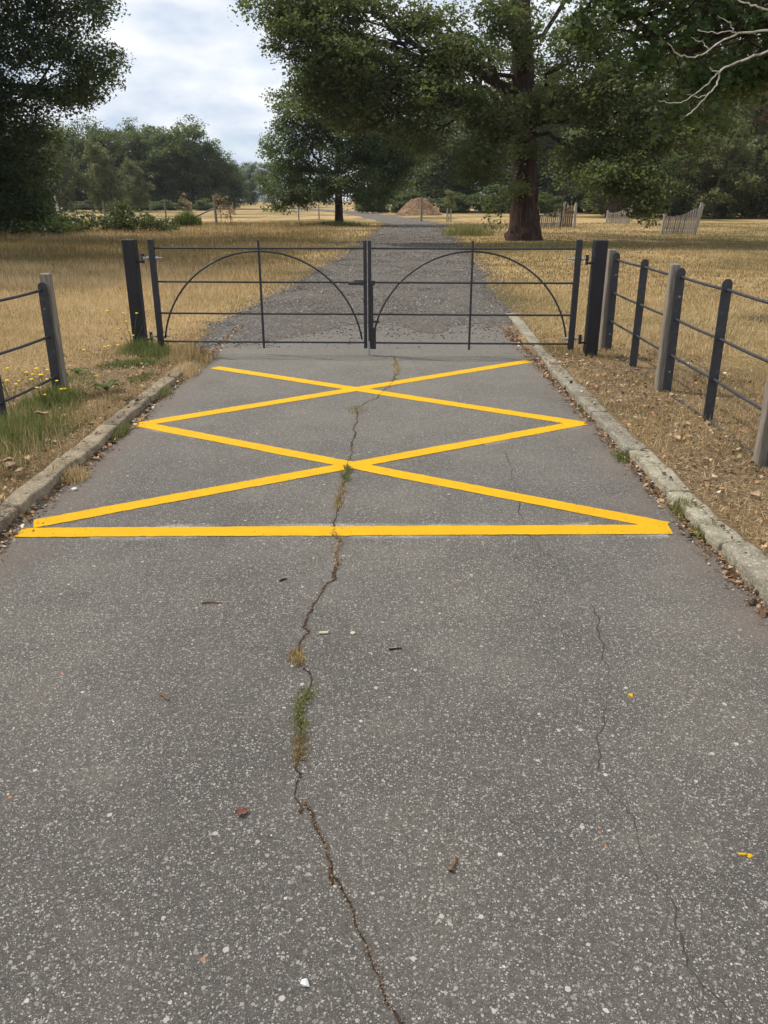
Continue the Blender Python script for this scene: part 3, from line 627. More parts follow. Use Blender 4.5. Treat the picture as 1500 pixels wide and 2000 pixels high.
def clumps_in(lobes, n, seed, shell=0.5):
    r = np.random.default_rng(seed); w_ = np.array([l[3] * l[4] + l[3] * l[5] + l[4] * l[5] for l in lobes]); w_ = w_ * np.array([l[6] if len(l) > 6 else 1 for l in lobes])
    idx = r.choice(len(lobes), n, p=w_ / w_.sum())
    v = r.normal(0, 1, (n, 3)); v /= np.linalg.norm(v, axis=1)[:, None]; v *= (r.random(n) ** shell)[:, None]
    Lb = np.array([l[:6] for l in lobes])
    C = Lb[idx, :3] + v * Lb[idx, 3:6]
    return C, idx, v
class WB:                      # wood builder (quads)
    def __init__(s): s.V = []; s.F = []; s.n = 0
    def tube(s, P, rad, n=6):
        V, F = tube(P, rad, n); s.V.append(V); s.F.append(F + s.n); s.n += len(V)
    def mesh(s, name): return mesh_np(name, np.concatenate(s.V), np.concatenate(s.F), True)
def build_tree(name, lab, cat, base, trunk, trad, lobes, nc, per, size, crad, leafmat, bark, seed, group=None, twigs=0.35, shell=0.5, flat=0.6, tint0=0.42, limb_r=0.16, sides=10, limbs=None, root=None, up=0.5, droop=0.0, tv=0.2, clear=0.0):
    r = np.random.default_rng(seed)
    root = empty(name, base, lab, cat, group)
    C, idx, v = clumps_in(lobes, nc, seed, shell)
    C[:, 2] = np.maximum(C[:, 2], 0.25)
    wb = WB(); tp = np.array(trunk, float)
    t = np.linspace(0, len(tp) - 1, 4 * len(tp)); tpi = np.stack([np.interp(t, np.arange(len(tp)), tp[:, k]) for k in range(3)], 1); tri = np.interp(t, np.arange(len(tp)), trad)
    V, F = tube(tpi, tri, 18)
    # ridged bark outline
    a = np.arange(18); rid = 1 + 0.06 * np.sin(a * 2.1 + 1) + 0.05 * np.sin(a * 3.7)
    cen = np.repeat(tpi, 18, 0); V = cen + (V - cen) * np.tile(rid, len(tpi))[:, None] * (1 + 0.04 * r.normal(0, 1, len(V)))[:, None]
    wb.V.append(V); wb.F.append(F + wb.n); wb.n += len(V)
    lw = WB(); any_l = False
    for li, l in enumerate(lobes):
        c = np.array(l[:3]); dist = np.linalg.norm(c[:2] - tpi[:, :2], axis=1) * 0.55
        k = int(np.argmin(np.abs(tpi[:, 2] - np.maximum(clear, c[2] - dist))))
        if (len(l) > 7 and l[7] == 0) or c[2] < clear - 1.5: continue
        p = limb_path(tpi[k], c, 0.10, 8, 0.28, r); lr = min(limb_r, tri[k] * 0.7)
        lw.tube(p, np.linspace(lr, lr * 0.28, 8), 7); any_l = True
        sub = np.where(idx == li)[0]; r.shuffle(sub)
        for j in sub[: int(len(sub) * twigs)]:
            q0 = p[r.integers(3, 8)]
            lw.tube(limb_path(q0, C[j], 0.05, 5, 0.3, r), np.linspace(lr * 0.25, lr * 0.06 + 0.004, 5), 4)
    if limbs:
        for pl, ra in limbs:
            lw.tube(np.array(pl, float), np.array(ra, float), 8); any_l = True
    b = np.array(base)
    me = wb.mesh('trunk'); tr = obj('trunk', me, bark, root); me.transform(Matrix.Translation(-Vector(base)))
    if any_l:
        me = lw.mesh('limbs'); me.transform(Matrix.Translation(-Vector(base))); obj('limbs', me, bark, root)
    cr_ = crad * (0.6 + 0.8 * r.random(len(C)))
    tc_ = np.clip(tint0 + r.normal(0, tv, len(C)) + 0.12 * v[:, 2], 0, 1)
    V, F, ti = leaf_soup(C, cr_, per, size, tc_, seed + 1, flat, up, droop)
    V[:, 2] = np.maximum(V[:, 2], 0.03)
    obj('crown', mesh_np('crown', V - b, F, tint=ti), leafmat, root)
    return root

# great oak behind the gate
oak_lobes = [(-3.8, 33.2, 8.3, 1.4, 1.6, 1.0), (-3.0, 33, 7.2, 1.5, 1.8, 0.9), (-1.6, 32.6, 6.3, 2.0, 1.8, 0.9), (0.2, 33, 5.6, 1.9, 1.8, 0.9), (-2.4, 33.2, 5.3, 1.3, 1.4, 0.7), (-0.6, 33.2, 4.5, 1.4, 1.4, 0.7), (1.4, 33, 3.9, 1.2, 1.2, 0.7), (-1.4, 33.4, 8.1, 1.9, 1.8, 0.8), (1.4, 33, 7.6, 1.4, 1.7, 0.6),
             (2.6, 32.2, 6.4, 1.5, 1.6, 0.8), (2.3, 32, 5.0, 1.6, 1.6, 0.9), (4.4, 32.6, 7.6, 1.3, 1.2, 0.8), (4.2, 32.5, 4.3, 1.1, 1.2, 0.8), (3.6, 32.4, 3.0, 1.3, 1.2, 0.8),
             (7.2, 32, 6.8, 1.6, 1.6, 1.1), (7.4, 31.6, 5.0, 1.6, 1.6, 1.1), (8.6, 31.5, 3.7, 1.7, 1.6, 1.1), (7.5, 32.3, 3.0, 1.2, 1.2, 0.8), (10.2, 31.5, 6.2, 2.0, 1.8, 1.3), (10.4, 31, 4.2, 1.9, 1.8, 1.2), (12.2, 32, 5.8, 1.8, 1.8, 1.1),
             (8.7, 30.2, 2.5, 1.2, 1.2, 0.8), (9.3, 30, 1.9, 0.8, 1.0, 0.6), (9.0, 29.6, 1.3, 0.55, 0.6, 0.4), (7.3, 29.8, 2.3, 0.8, 0.8, 0.5), (12.2, 31.5, 8, 2.3, 2, 1.6),
             (5.6, 33.9, 5.2, 1.1, 0.6, 0.8), (5.2, 33.8, 6.9, 1.0, 0.5, 0.8, 0.45), (5.6, 34.0, 3.6, 0.9, 0.5, 0.5, 0.6), (5.2, 33.9, 2.0, 0.55, 0.5, 0.4, 0.5), (4.6, 34.3, 1.3, 0.5, 0.4, 0.35, 0.4), (6.9, 34.2, 1.0, 0.4, 0.4, 0.35, 0.4), (9.1, 28.6, 0.95, 0.4, 0.4, 0.22, 0.5), (4.1, 33.6, 0.75, 0.35, 0.3, 0.25, 0.4),
             (5, 36.5, 11, 5.5, 5, 2.2, 0.22), (0.2, 36, 10.8, 3.8, 4.6, 1.5, 0.25), (11, 35, 10.6, 4.8, 4.6, 2.0, 0.25), (5, 36, 14.5, 5, 5, 2.8, 0.2), (6, 40, 7, 5, 3.2, 2.6, 0.35)]
build_tree('oak_tree', 'great old oak with thick ridged trunk and limbs spreading over the track', 'tree', (5.83, 35.2, 0),
           [(5.86, 35.2, -0.3), (5.85, 35.2, 0.1), (5.85, 35.2, 0.6), (5.8, 35.2, 1.6), (5.72, 35.2, 3.2), (5.6, 35.2, 5.0), (5.4, 35.3, 7.0), (5.2, 35.4, 9.0), (5.0, 35.6, 12)],
           [0.80, 0.76, 0.63, 0.53, 0.46, 0.42, 0.38, 0.34, 0.18], oak_lobes, 2250, 66, 0.13, 0.52, M['oak_leaf'], M['bark'], 11, twigs=0.16, limb_r=0.10, clear=4.2,
           limbs=[([(5.5, 35.2, 5.4), (4.2, 34.8, 5.9), (2.9, 34.2, 6.5), (1.4, 33.8, 6.5), (0.2, 33.6, 6.9), (-1.4, 33.4, 7.3), (-3.2, 33.2, 7.9)], [0.21, 0.18, 0.15, 0.12, 0.095, 0.07, 0.04]),
                  ([(2.9, 34.2, 6.5), (1.6, 33.9, 5.9), (0.4, 33.6, 5.3), (-0.4, 33.3, 4.3)], [0.16, 0.13, 0.09, 0.04]),
                  ([(5.6, 35.2, 4.8), (7.0, 34.4, 5.2), (8.2, 33.6, 4.9), (9.4, 32.8, 4.0), (10.2, 32.2, 2.8)], [0.16, 0.13, 0.10, 0.08, 0.04])])

# the tree over the bramble, at the left edge
left_lobes = [(-12.7, 38, 6.9, 1.7, 2.0, 1.3), (-12.6, 38, 9.0, 1.6, 2.0, 1.3), (-12.6, 37.6, 11.2, 1.7, 2.0, 1.4), (-13.6, 37.5, 5.7, 1.7, 1.8, 0.9), (-14.6, 37, 7.6, 1.9, 1.8, 1.5), (-15, 37, 10, 2.2, 2.0, 1.6), (-15.8, 37, 5.2, 1.3, 1.6, 1.3),
              (-16.3, 37.0, 3.4, 1.4, 1.5, 1.5), (-16.6, 37, 1.7, 1.5, 1.4, 1.4), (-17.5, 36.5, 6.4, 2.3, 2.0, 2.0), (-17.6, 36.5, 9.5, 2.5, 2.2, 2.2), (-18.5, 36.6, 3, 1.9, 1.8, 2.0), (-15.5, 37.3, 1.2, 0.8, 0.9, 0.8), (-16.2, 38.6, 2.6, 1.6, 1.2, 1.9), (-15.2, 38.5, 4.3, 1.0, 1.0, 1.0),
              (-20, 39, 14, 6, 5, 3.0, 0.4), (-23, 38, 8, 4, 4, 6, 0.3), (-14, 37, 14.5, 3.5, 3.5, 2.0, 0.4), (-13, 32.5, 11.6, 4.2, 3.6, 1.8, 0.7)]
build_tree('broad_tree', 'tall dark tree standing over the bramble thicket', 'tree', (-20, 38, 0), [(-20, 38, -0.3), (-20, 38, 1.5), (-19.9, 38, 4), (-19.6, 38, 8), (-19.3, 38, 13)], [0.75, 0.6, 0.5, 0.38, 0.2],
           left_lobes, 1750, 80, 0.13, 0.62, M['dark_leaf'], M['bark'], 23, twigs=0.15, limb_r=0.13, tint0=0.36, clear=3.0)

# round tree by the track
mid_lobes = [(-3.0, 56, 5.2, 3.3, 3.0, 2.7), (-5.9, 56, 4.6, 2.0, 2.2, 1.9), (-6.3, 56, 2.9, 1.9, 2.0, 1.3), (-5.0, 55, 1.9, 1.9, 1.7, 0.8), (-2.5, 54.5, 2.6, 2.6, 1.8, 1.2), (-0.4, 56, 4.6, 2.0, 2.2, 2.0), (0.1, 56, 2.9, 1.6, 1.8, 1.2), (-3.8, 56, 7.1, 2.2, 2.2, 1.2), (-5.6, 56, 6.3, 1.5, 1.6, 1.0), (-1.4, 56, 6.6, 1.6, 1.8, 1.1), (-6.7, 55.6, 1.25, 1.1, 1.0, 0.5), (-1.0, 55, 1.8, 1.5, 1.3, 0.6), (-3.4, 56.4, 8.8, 2.6, 2.4, 1.5), (-5.7, 56.4, 7.6, 1.7, 1.8, 1.2), (-0.6, 56.4, 8.2, 2.2, 2.2, 1.5), (-2.2, 56.6, 10.2, 2.4, 2.2, 1.2), (1.2, 56.5, 6.0, 1.6, 1.8, 1.6), (1.3, 56.5, 4.0, 1.3, 1.6, 1.2)]
build_tree('round_oak', 'dense round young oak with a short bare trunk left of the track', 'tree', (-3.0, 56.6, 0), [(-3.0, 56.6, -0.2), (-3.0, 56.6, 0.6), (-3.0, 56.6, 1.8), (-3.0, 56.6, 4), (-2.9, 56.6, 6.5)], [0.36, 0.27, 0.24, 0.18, 0.08],
           mid_lobes, 980, 84, 0.15, 0.62, M['dark_leaf'], M['bark'], 31, twigs=0.2, limb_r=0.08, tint0=0.45, clear=2.0)

# --- woods behind: a few kinds of tree, copied
def proto_tree(name, lobes, h, tr, nc, per, size, crad, leafmat, bark, seed, **kw):
    return build_tree(name, 'x', 'tree', (0, 0, 0), [(0, 0, -0.3), (0.05, 0, h * 0.12), (0.1, 0.1, h * 0.35), (0, 0.2, h * 0.8)], [tr * 1.3, tr, tr * 0.75, tr * 0.25], lobes, nc, per, size, crad, leafmat, bark, seed, twigs=0.1, limb_r=tr * 0.4, **kw)
def copy_tree(src, loc, sca, rz, lab, grp, name=None):
    def cp(o, par):
        c = o.copy(); col.objects.link(c); c.parent = par
        for ch in o.children: cp(ch, c)
        return c
    r = cp(src, None); r.location = loc; r.scale = sca if hasattr(sca, '__len__') else (sca, sca, sca); r.rotation_euler = (0, 0, rz); r['label'] = lab; r['group'] = grp
    return r
def rand_lobes(seed, h, rad, n, low=0.08):
    r = np.random.default_rng(seed); out_ = []
    for k in range(n):
        f = low + (0.94 - low) * (k + 0.5) / n; z = f * h; rr = rad * math.sin(math.pi * min(0.97, 0.2 + f * 0.74)) ** 0.7
        a = k * 2.4 + r.random(); q = rr * (0.25 + 0.4 * r.random())
        out_.append((q * math.cos(a), q * math.sin(a), z, rr * (0.5 + 0.2 * r.random()), rr * (0.5 + 0.2 * r.random()), h * (0.10 + 0.05 * r.random())))
    return out_
wt = [proto_tree('woodland_tree', rand_lobes(s, 15, 6.2, 13), 15, 0.35, 420, 48, 0.34, 1.15, M['far_leaf'], M['bark'], 40 + s, tint0=t0, tv=0.28) for s, t0 in ((1, 0.42), (2, 0.5), (3, 0.36))]
willow = proto_tree('olive_tree', rand_lobes(9, 11, 5.0, 14, 0.05), 11, 0.2, 300, 60, 0.30, 0.62, M['olive_leaf'], M['bark_pale'], 61, flat=0.9, tint0=0.5, tv=0.34, shell=0.34)
shrub = proto_tree('shrub', rand_lobes(12, 2.6, 2.2, 8, 0.05), 2.0, 0.06, 150, 42, 0.22, 0.55, M['far_leaf'], M['bark'], 71)
used = set()
def put(src, *a):
    if src.name in used: return copy_tree(src, *a)
    used.add(src.name); loc, sca, rz, lab, grp = a
    src.location = loc; src.scale = sca if hasattr(sca, '__len__') else (sca,) * 3; src.rotation_euler = (0, 0, rz); src['label'] = lab; src['group'] = grp
    return src
rr = random.Random(3)
# behind the chip heap and the oak
WOOD = [(2.5, 122, 0.86), (8, 116, 0.98), (14.5, 118, 1.05), (20, 112, 0.98), (27, 117, 1.08), (33, 113, 1.0), (40, 116, 1.08), (47, 112, 1.0), (54, 115, 1.1), (62, 114, 1.05), (70, 116, 1.0), (11, 128, 1.15), (24, 129, 1.2), (37, 128, 1.2), (50, 128, 1.2), (65, 128, 1.2), (-2, 132, 0.8)]
def wood_label(x, y):
    if y > 120: return 'tall tree in the back row of the dense wood' if x > 5 else ('lower tree where the wood meets the round oak' if x > 0 else 'smallest tree of the wood, half hidden by the round oak')
    if x < 10: return 'dense dark tree directly behind the wood chip heap'
    if x < 16: return 'tall leafy tree right of the wood chip heap, before the oak trunk'
    if x < 23: return 'leafy tree of the wood behind the great oak trunk'
    if x < 36: return 'leafy tree of the wood behind the stout dark trunk'
    return 'leafy tree of the wood standing behind the olive trees'
for k, (x, y, s) in enumerate(WOOD):
    put(wt[k % 3], (x, y, 0), (s * rr.uniform(0.95, 1.15), s, s * rr.uniform(0.95, 1.05)), rr.uniform(0, 6.28), wood_label(x, y), 'trees of the wood behind the heap')
put(wt[0], (-19.4, 24.5, 0), 1.3, 1.0, 'broad tree shading the near left field behind the short rail fence', 'trees beside the left field')
for k, (x, y, s) in enumerate([(28.5, 84, 0.92), (35, 80, 1.0), (41, 86, 1.05), (31, 92, 1.05), (48, 88, 1.0), (29.5, 76, 0.72), (37, 73, 0.75), (25.5, 88, 0.8)]):
    put(willow, (x, y, 0), (s * 1.15, s, s * rr.uniform(0.9, 1.1)), rr.uniform(0, 6.28), ('pale olive feathery tree rising behind the guard with two tall posts' if k == 0 else 'tall olive feathery tree beyond the open grass past the guards'), 'olive trees beyond the guards')
build_tree('thorn_tree', 'leafy tree with a stout dark trunk between two paling guards', 'tree', (22.3, 82, 0), [(22.3, 82, -0.3), (22.3, 82, 1.5), (22.4, 82, 4), (22.3, 82, 8)], [0.95, 0.75, 0.6, 0.3],
           [(a + 22, b + 82, c, d_, e_, f_) for a, b, c, d_, e_, f_ in [l[:6] for l in rand_lobes(15, 12, 6, 12, 0.25)]], 420, 48, 0.26, 1.0, M['oak_leaf'], M['bark'], 83, twigs=0.1, limb_r=0.2, tint0=0.4)
for k, (x, y, s) in enumerate([(-1.5, 108, 0.8), (3.2, 110, 0.9), (9, 108, 1.0), (14, 106, 1.1), (20, 104, 1.0), (26, 103, 1.1), (32, 102, 1.2), (38, 98, 1.2), (45, 100, 1.3), (52, 102, 1.3), (59, 104, 1.4), (66, 104, 1.4)]):
    put(shrub, (x, y, 0), (s * 1.5, s, s * rr.uniform(0.8, 1.2)), rr.uniform(0, 6.28), ('low shrub between the track bend and the wood chip heap' if x < 1 else 'dark shrub hidden close behind the wood chip heap' if x < 5 else 'dark shrub just right of the wood chip heap' if x < 12 else 'dark bushy shrub at the foot of the wood beyond the great oak'), 'shrubs along the edge of the wood')
# far left line of trees
FAR = [(-62, 150, 0.86), (-55, 152, 0.9), (-49, 149, 0.88), (-43.5, 151, 0.92), (-38.5, 150, 0.9), (-33.5, 150, 0.96), (-30, 152, 0.76), (-70, 150, 0.9), (-46, 158, 0.95), (-36, 158, 0.92), (-58.5, 156, 0.9), (-52, 157, 0.95), (-41, 157, 0.98), (-27.5, 156, 0.55)]
for k, (x, y, s) in enumerate(FAR):
    put(wt[(k + 1) % 3], (x, y, 0), (s * 1.0, s * 0.95, s * rr.uniform(0.88, 1.06)), rr.uniform(0, 6.28), ('tallest tree of the far line of trees' if k == 5 else 'smaller tree at the open sky end of the far line of trees' if k == 6 else 'tree in the line of trees across the far pale field'), 'trees across the far field')
for k, (x, y, s) in enumerate([(-43, 112, 0.95), (-38, 116, 0.8), (-48, 114, 1.0), (-35.5, 122, 0.62)]):
    put(willow, (x, y, 0), (s * 0.8, s * 0.8, s), rr.uniform(0, 6.28), 'grey green willowy tree in front of the far line of trees', 'willowy trees across the field')
for k, (x, y, s) in enumerate([(-33, 255, 1.0), (-41, 262, 1.0), (-26, 262, 0.9), (-50, 265, 1.0), (-19, 270, 0.9)]):
    put(wt[k % 3], (x, y, 0), s * 0.85, rr.uniform(0, 6.28), 'distant tree on the skyline beyond the mown field', 'distant skyline trees')
for k in range(14):
    x = -70 + k * 3.2; s = rr.uniform(0.6, 0.9)
    put(shrub, (x, 136 + rr.uniform(-3, 3), 0), (s * 1.5, s, s * 0.75), rr.uniform(0, 6.28), 'low green scrub bush before the far line of trees', 'scrub along the far field edge')

# bramble thicket at the foot of the left tree
br = [(-17.5, 42, 0.7, 1.6, 1.2, 0.8), (-15.4, 42.5, 0.55, 1.4, 1.0, 0.6), (-13.4, 43.5, 0.45, 1.5, 1.0, 0.55), (-11.8, 44, 0.30, 1.1, 0.8, 0.35), (-19.5, 41, 0.9, 1.8, 1.3, 1.0), (-16.5, 40, 0.4, 2.2, 1.0, 0.45), (-13.8, 44, 0.95, 0.7, 0.6, 0.5), (-19.5, 38.6, 0.5, 1.8, 1.0, 0.5), (-22, 40, 1, 2, 1.5, 1.2)]
br = [(a, b, c, d_, e_, f_, 1, 0) for a, b, c, d_, e_, f_ in br]
build_tree('bramble_thicket', 'low dark bramble thicket under the tall left tree', 'bramble', (-16, 42, 0), [(-16, 42, -0.2), (-16, 42, 0.5), (-16.1, 42, 0.9)], [0.03, 0.025, 0.015], br, 520, 40, 0.13, 0.42, M['bramble_leaf'], M['bark'], 91, tint0=0.45)

# maple bough reaching in from the right, with a dead branch
root = empty('maple_tree', (8.6, 12.6, 0), 'maple with big dark lobed leaves overhanging from beyond the railed fence', 'tree')
wb = WB(); wb.tube(np.array([(8.6, 12.6, -0.3), (8.6, 12.6, 1.5), (8.5, 12.6, 3.6), (8.6, 12.7, 7), (8.4, 12.8, 10)]) - (8.6, 12.6, 0), [0.42, 0.33, 0.28, 0.2, 0.1], 14)
obj('trunk', wb.mesh('trunk'), M['bark'], root)
mp_l = [(3.0, 12.6, 4.15, 0.75, 0.6, 0.30), (3.9, 12.5, 3.95, 0.8, 0.6, 0.42), (4.8, 12.5, 3.85, 0.8, 0.6, 0.5), (3.55, 12.4, 3.35, 0.40, 0.4, 0.30), (4.35, 12.4, 3.15, 0.55, 0.5, 0.42), (4.2, 12.2, 2.72, 0.40, 0.35, 0.25), (4.95, 12.5, 3.1, 0.6, 0.5, 0.4), (5.5, 12.5, 3.4, 0.7, 0.6, 0.6), (2.75, 12.7, 3.75, 0.35, 0.4, 0.22), (5.6, 12.2, 4.4, 1.2, 0.9, 0.5), (4.0, 12.6, 4.6, 1.4, 0.9, 0.35), (6.6, 12.5, 4.2, 1.2, 1.0, 1.0), (3.9, 12.3, 2.55, 0.2, 0.2, 0.2)]
C, idx, v = clumps_in(mp_l, 640, 5, 0.5)
lw = WB(); r_ = np.random.default_rng(5)
main = [(8.5, 12.6, 3.2), (7.3, 12.6, 3.9), (6.0, 12.55, 4.0), (4.9, 12.5, 3.75), (4.2, 12.5, 3.5), (3.75, 12.5, 3.62), (3.4, 12.5, 3.9)]
lw.tube(main, [0.14, 0.10, 0.08, 0.062, 0.05, 0.042, 0.03], 8)
for k in range(len(C)):
    if r_.random() < 0.10:
        q = np.array(main[r_.integers(2, 7)]); lw.tube(limb_path(q, C[k], 0.06, 6, 0.3, r_), np.linspace(0.016, 0.004, 6), 4)
me = lw.mesh('bough'); me.transform(Matrix.Translation((-8.6, -12.6, 0))); obj('bough', me, M['bark'], root)
def maple_leaves(C, per, size, seed, crad, droop=0.6):
    r = np.random.default_rng(seed); n = len(C) * per; ci = np.repeat(np.arange(len(C)), per)
    ol = []
    for i, a in enumerate(np.linspace(-2.5, 2.5, 11)):
        tip = (i % 2 == 0); lob = [0.55, 0, 0.85, 0, 1.0, 0, 1.0, 0, 0.85, 0, 0.55]
        rad_ = [0.45, 0.3, 0.75, 0.38, 0.95, 0.45, 0.95, 0.38, 0.75, 0.3, 0.45][i] if False else ([0.42, 0.30, 0.72, 0.42, 0.86, 1.0, 0.86, 0.42, 0.72, 0.30, 0.42][i])
        ol.append((rad_ * math.sin(a), rad_ * math.cos(a)))
    angs = [-2.6, -2.2, -1.75, -1.35, -0.95, -0.5, 0, 0.5, 0.95, 1.35, 1.75, 2.2, 2.6]
    rads = [0.40, 0.30, 0.55, 0.36, 0.86, 0.46, 1.0, 0.46, 0.86, 0.36, 0.55, 0.30, 0.40]
    ol = np.array([(0, -0.25)] + [(q * math.sin(a), q * math.cos(a)) for a, q in zip(angs, rads)]); m = len(ol)
    p = C[ci] + r.normal(0, crad * 0.55, (n, 3)) * (1, 1, 0.75)
    nz = r.normal(0, 0.8, (n, 3)); nz[:, 2] = np.abs(nz[:, 2]) + 0.5; nz[:, 1] -= 0.5; nz /= np.linalg.norm(nz, axis=1)[:, None]
    d = r.normal(0, 1, (n, 3)); d[:, 2] -= droop; d -= nz * (d * nz).sum(1)[:, None]; d /= np.linalg.norm(d, axis=1)[:, None]; s = np.cross(nz, d)
    sz = size * (0.55 + 0.7 * r.random(n))[:, None, None]
    V = p[:, None] + sz * (s[:, None] * ol[None, :, :1] + d[:, None] * ol[None, :, 1:]) + nz[:, None] * sz * (0.12 * np.abs(ol[None, :, :1]) - 0.12 * np.clip(ol[None, :, 1:], 0, 1))
    cen = p[:, None]
    V = np.concatenate([cen, V], 1).reshape(-1, 3); mm = m + 1
    f = np.array([(0, 1 + i, 1 + (i + 1) % m) for i in range(m)])
    F = (np.arange(n)[:, None, None] * mm + f[None]).reshape(-1, 3)
    ti = np.clip(0.42 + r.normal(0, 0.16, len(C))[ci] + r.normal(0, 0.12, n), 0, 1)
    return V, F, np.repeat(ti, mm)
V, F, ti = maple_leaves(C, 15, 0.082, 6, 0.19)
obj('crown', mesh_np('crown', V - np.array((8.6, 12.6, 0)), F, tint=ti), M['maple_leaf'], root)
Cw = np.array([(5.25, 12.0, 3.0), (5.35, 12.0, 2.8), (5.2, 12.0, 2.65), (5.4, 12, 2.55), (5.3, 12, 3.2)])
V, F, ti = maple_leaves(Cw, 26, 0.055, 8, 0.16, 1.5)
o = obj('withered_leaves', mesh_np('withered_leaves', V - np.array((8.6, 12.6, 0)), F, tint=ti), M['dead_leaf'], root); tag(o, label='brown withered leaf bunch')
dw = WB(); DY = 11.0
def dtw(pts, r0, r1):
    P = np.array([(x, DY + dy, z) for x, z, dy in pts]); t = np.linspace(0, len(P) - 1, 4 * len(P)); Q = np.stack([np.interp(t, np.arange(len(P)), P[:, k]) for k in range(3)], 1)
    Q[1:-1] += r_.normal(0, 0.006, (len(Q) - 2, 3)); dw.tube(Q, np.linspace(r0 * 0.62, r1 * 0.7, len(Q)), 6)
dtw([(5.6, 3.6, 0.6), (5.1, 3.5, 0.2), (4.618, 3.50, 0), (4.253, 3.464, 0), (4.02, 3.356, 0), (3.94, 3.286, -.03), (3.736, 3.194, -.08), (3.546, 3.221, -.12), (3.375, 3.34, -.15)], 0.026, 0.006)
dtw([(4.25, 3.46, 0), (4.187, 3.49, .02), (4.004, 3.48, .06), (3.815, 3.507, .1)], 0.012, 0.005); dtw([(4.2, 3.49, .0), (4.174, 3.571, .03), (4.0, 3.66, .05)], 0.010, 0.004)
dtw([(5.4, 3.6, 0.5), (4.58, 3.703, 0), (4.388, 3.755, 0), (4.197, 3.807, 0), (4.05, 3.92, 0)], 0.022, 0.008)
dtw([(5.3, 3.45, 0.5), (4.597, 3.259, 0), (4.303, 3.155, 0), (4.098, 3.067, 0), (4.09, 2.917, -.03), (3.954, 2.777, -.05), (3.85, 2.66, -.07), (3.73, 2.561, -.1)], 0.024, 0.009)
dtw([(4.10, 3.06, 0), (3.992, 2.945, .03), (3.882, 2.834, .05), (3.738, 2.732, .06), (3.6, 2.72, .08), (3.419, 2.749, .1)], 0.014, 0.005); dtw([(4.1, 3.06, 0), (4.02, 3.06, 0), (3.97, 3.11, 0)], 0.012, 0.006)
dtw([(3.95, 2.80, -.05), (3.87, 2.77, -.05), (3.72, 2.80, -.05)], 0.010, 0.004); dtw([(3.94, 3.29, 0), (3.86, 3.38, .05), (3.74, 3.44, .1)], 0.010, 0.004)
me = dw.mesh('dead_branch'); me.transform(Matrix.Translation((-8.6, -12.6, 0))); o = obj('dead_branch', me, M['dead'], root); tag(o, label='bare pale lichened dead branch')

# ------------------------------------------------------------------ chip heap, stakes, guards, field fence
def heap():
    V = []; F = []; nr, na = 22, 48
    for i in range(nr):
        t = i / (nr - 1)
        for j in range(na):
            a = 2 * math.pi * j / na; r = 1 - t
            x = math.cos(a) * r * 2.65; y = math.sin(a) * r * 2.3
            z = 1.5 * min(1, (t * 1.45)) ** 1.05 * (1 - 0.08 * math.cos(a)) if t < 0.69 else 1.5 * (1 + 0.03 * math.sin((t - 0.69) * 5))
            n_ = mnoise.noise(Vector((x * 1.2, y * 1.2, z * 1.2))) * 0.16 + mnoise.noise(Vector((x * 4, y * 4, z * 4))) * 0.07
            V.append((x * (1 + 0.05 * math.sin(3 * a)) + n_ * 0.4, y, max(-0.02, z + n_ * min(1, 3 * t))))
    for i in range(nr - 1):
        for j in range(na): F.append((i * na + j, i * na + (j + 1) % na, (i + 1) * na + (j + 1) % na, (i + 1) * na + j))
    return V, F
root = empty('wood_chip_heap', (3.95, 95, 0), 'orange brown heap of wood chips at the bend of the track', 'wood chips')
V, F = heap(); me = bpy.data.meshes.new('mound'); me.from_pydata(V, [], F); me.update(); obj('mound', me, M['chip_core'], root)
Vn = np.array(V); k = rng.integers(0, len(Vn), 7000); P = Vn[k] + rng.normal(0, 0.07, (7000, 3)); P[:, 2] = np.maximum(P[:, 2], 0.02)
Vb, Fb = bits(P, 0.03 + 0.05 * rng.random(7000), 0.8, 4); o = obj('loose_chips', mesh_np('loose_chips', Vb, Fb), M['chips'], root); tag(o, kind='stuff')

def stake(x, y, h, r, lab, name='stake', grp=None, m=M['wood'], lean=(0, 0)):
    mb = MB(); mb.tube([(0, 0, -0.2), (lean[0] * 0.5, lean[1] * 0.5, h * 0.5), (lean[0], lean[1], h * 0.97), (lean[0], lean[1], h)], [r, r * 0.98, r * 0.95, r * 0.7], 8)
    o = mb.build(name, m); o.location = (x, y, 0); return tag(o, lab, 'post', grp)
stake(2.92, 66, 1.8, 0.085, 'lone grey post standing in front of the wood chip heap', 'marker_post')
for dx in (-0.14, 0.16): stake(5.04 + dx, 65.8, 1.0, 0.06, 'short stake tying the sapling beside the wood chip heap', 'tree_stake', 'stakes of the sapling', M['pale'])
build_tree('sapling', 'small light green sapling tied between two stakes near the heap', 'tree', (5.05, 65.9, 0), [(5.05, 65.9, -0.1), (5.05, 65.9, 0.9), (5.05, 65.9, 2.2)], [0.03, 0.025, 0.012], [(5.0, 65.9, 1.55, 0.5, 0.4, 0.45), (5.25, 65.9, 1.2, 0.45, 0.4, 0.3), (5.05, 65.9, 2.1, 0.35, 0.3, 0.35)], 40, 30, 0.11, 0.26, M['olive_leaf'], M['bark_pale'], 101, tint0=0.75, twigs=0.3, limb_r=0.02)
stake(-7.15, 71, 1.3, 0.055, 'thin grey stake under the outer edge of the round oak', 'stake', 'stakes behind the round oak'); stake(-5.6, 73, 1.25, 0.05, 'thin grey stake under the round oak, middle one of three', 'stake', 'stakes behind the round oak')
stake(-4.0, 74.5, 1.3, 0.055, 'thin grey stake beside the trunk of the round oak', 'stake', 'stakes behind the round oak')

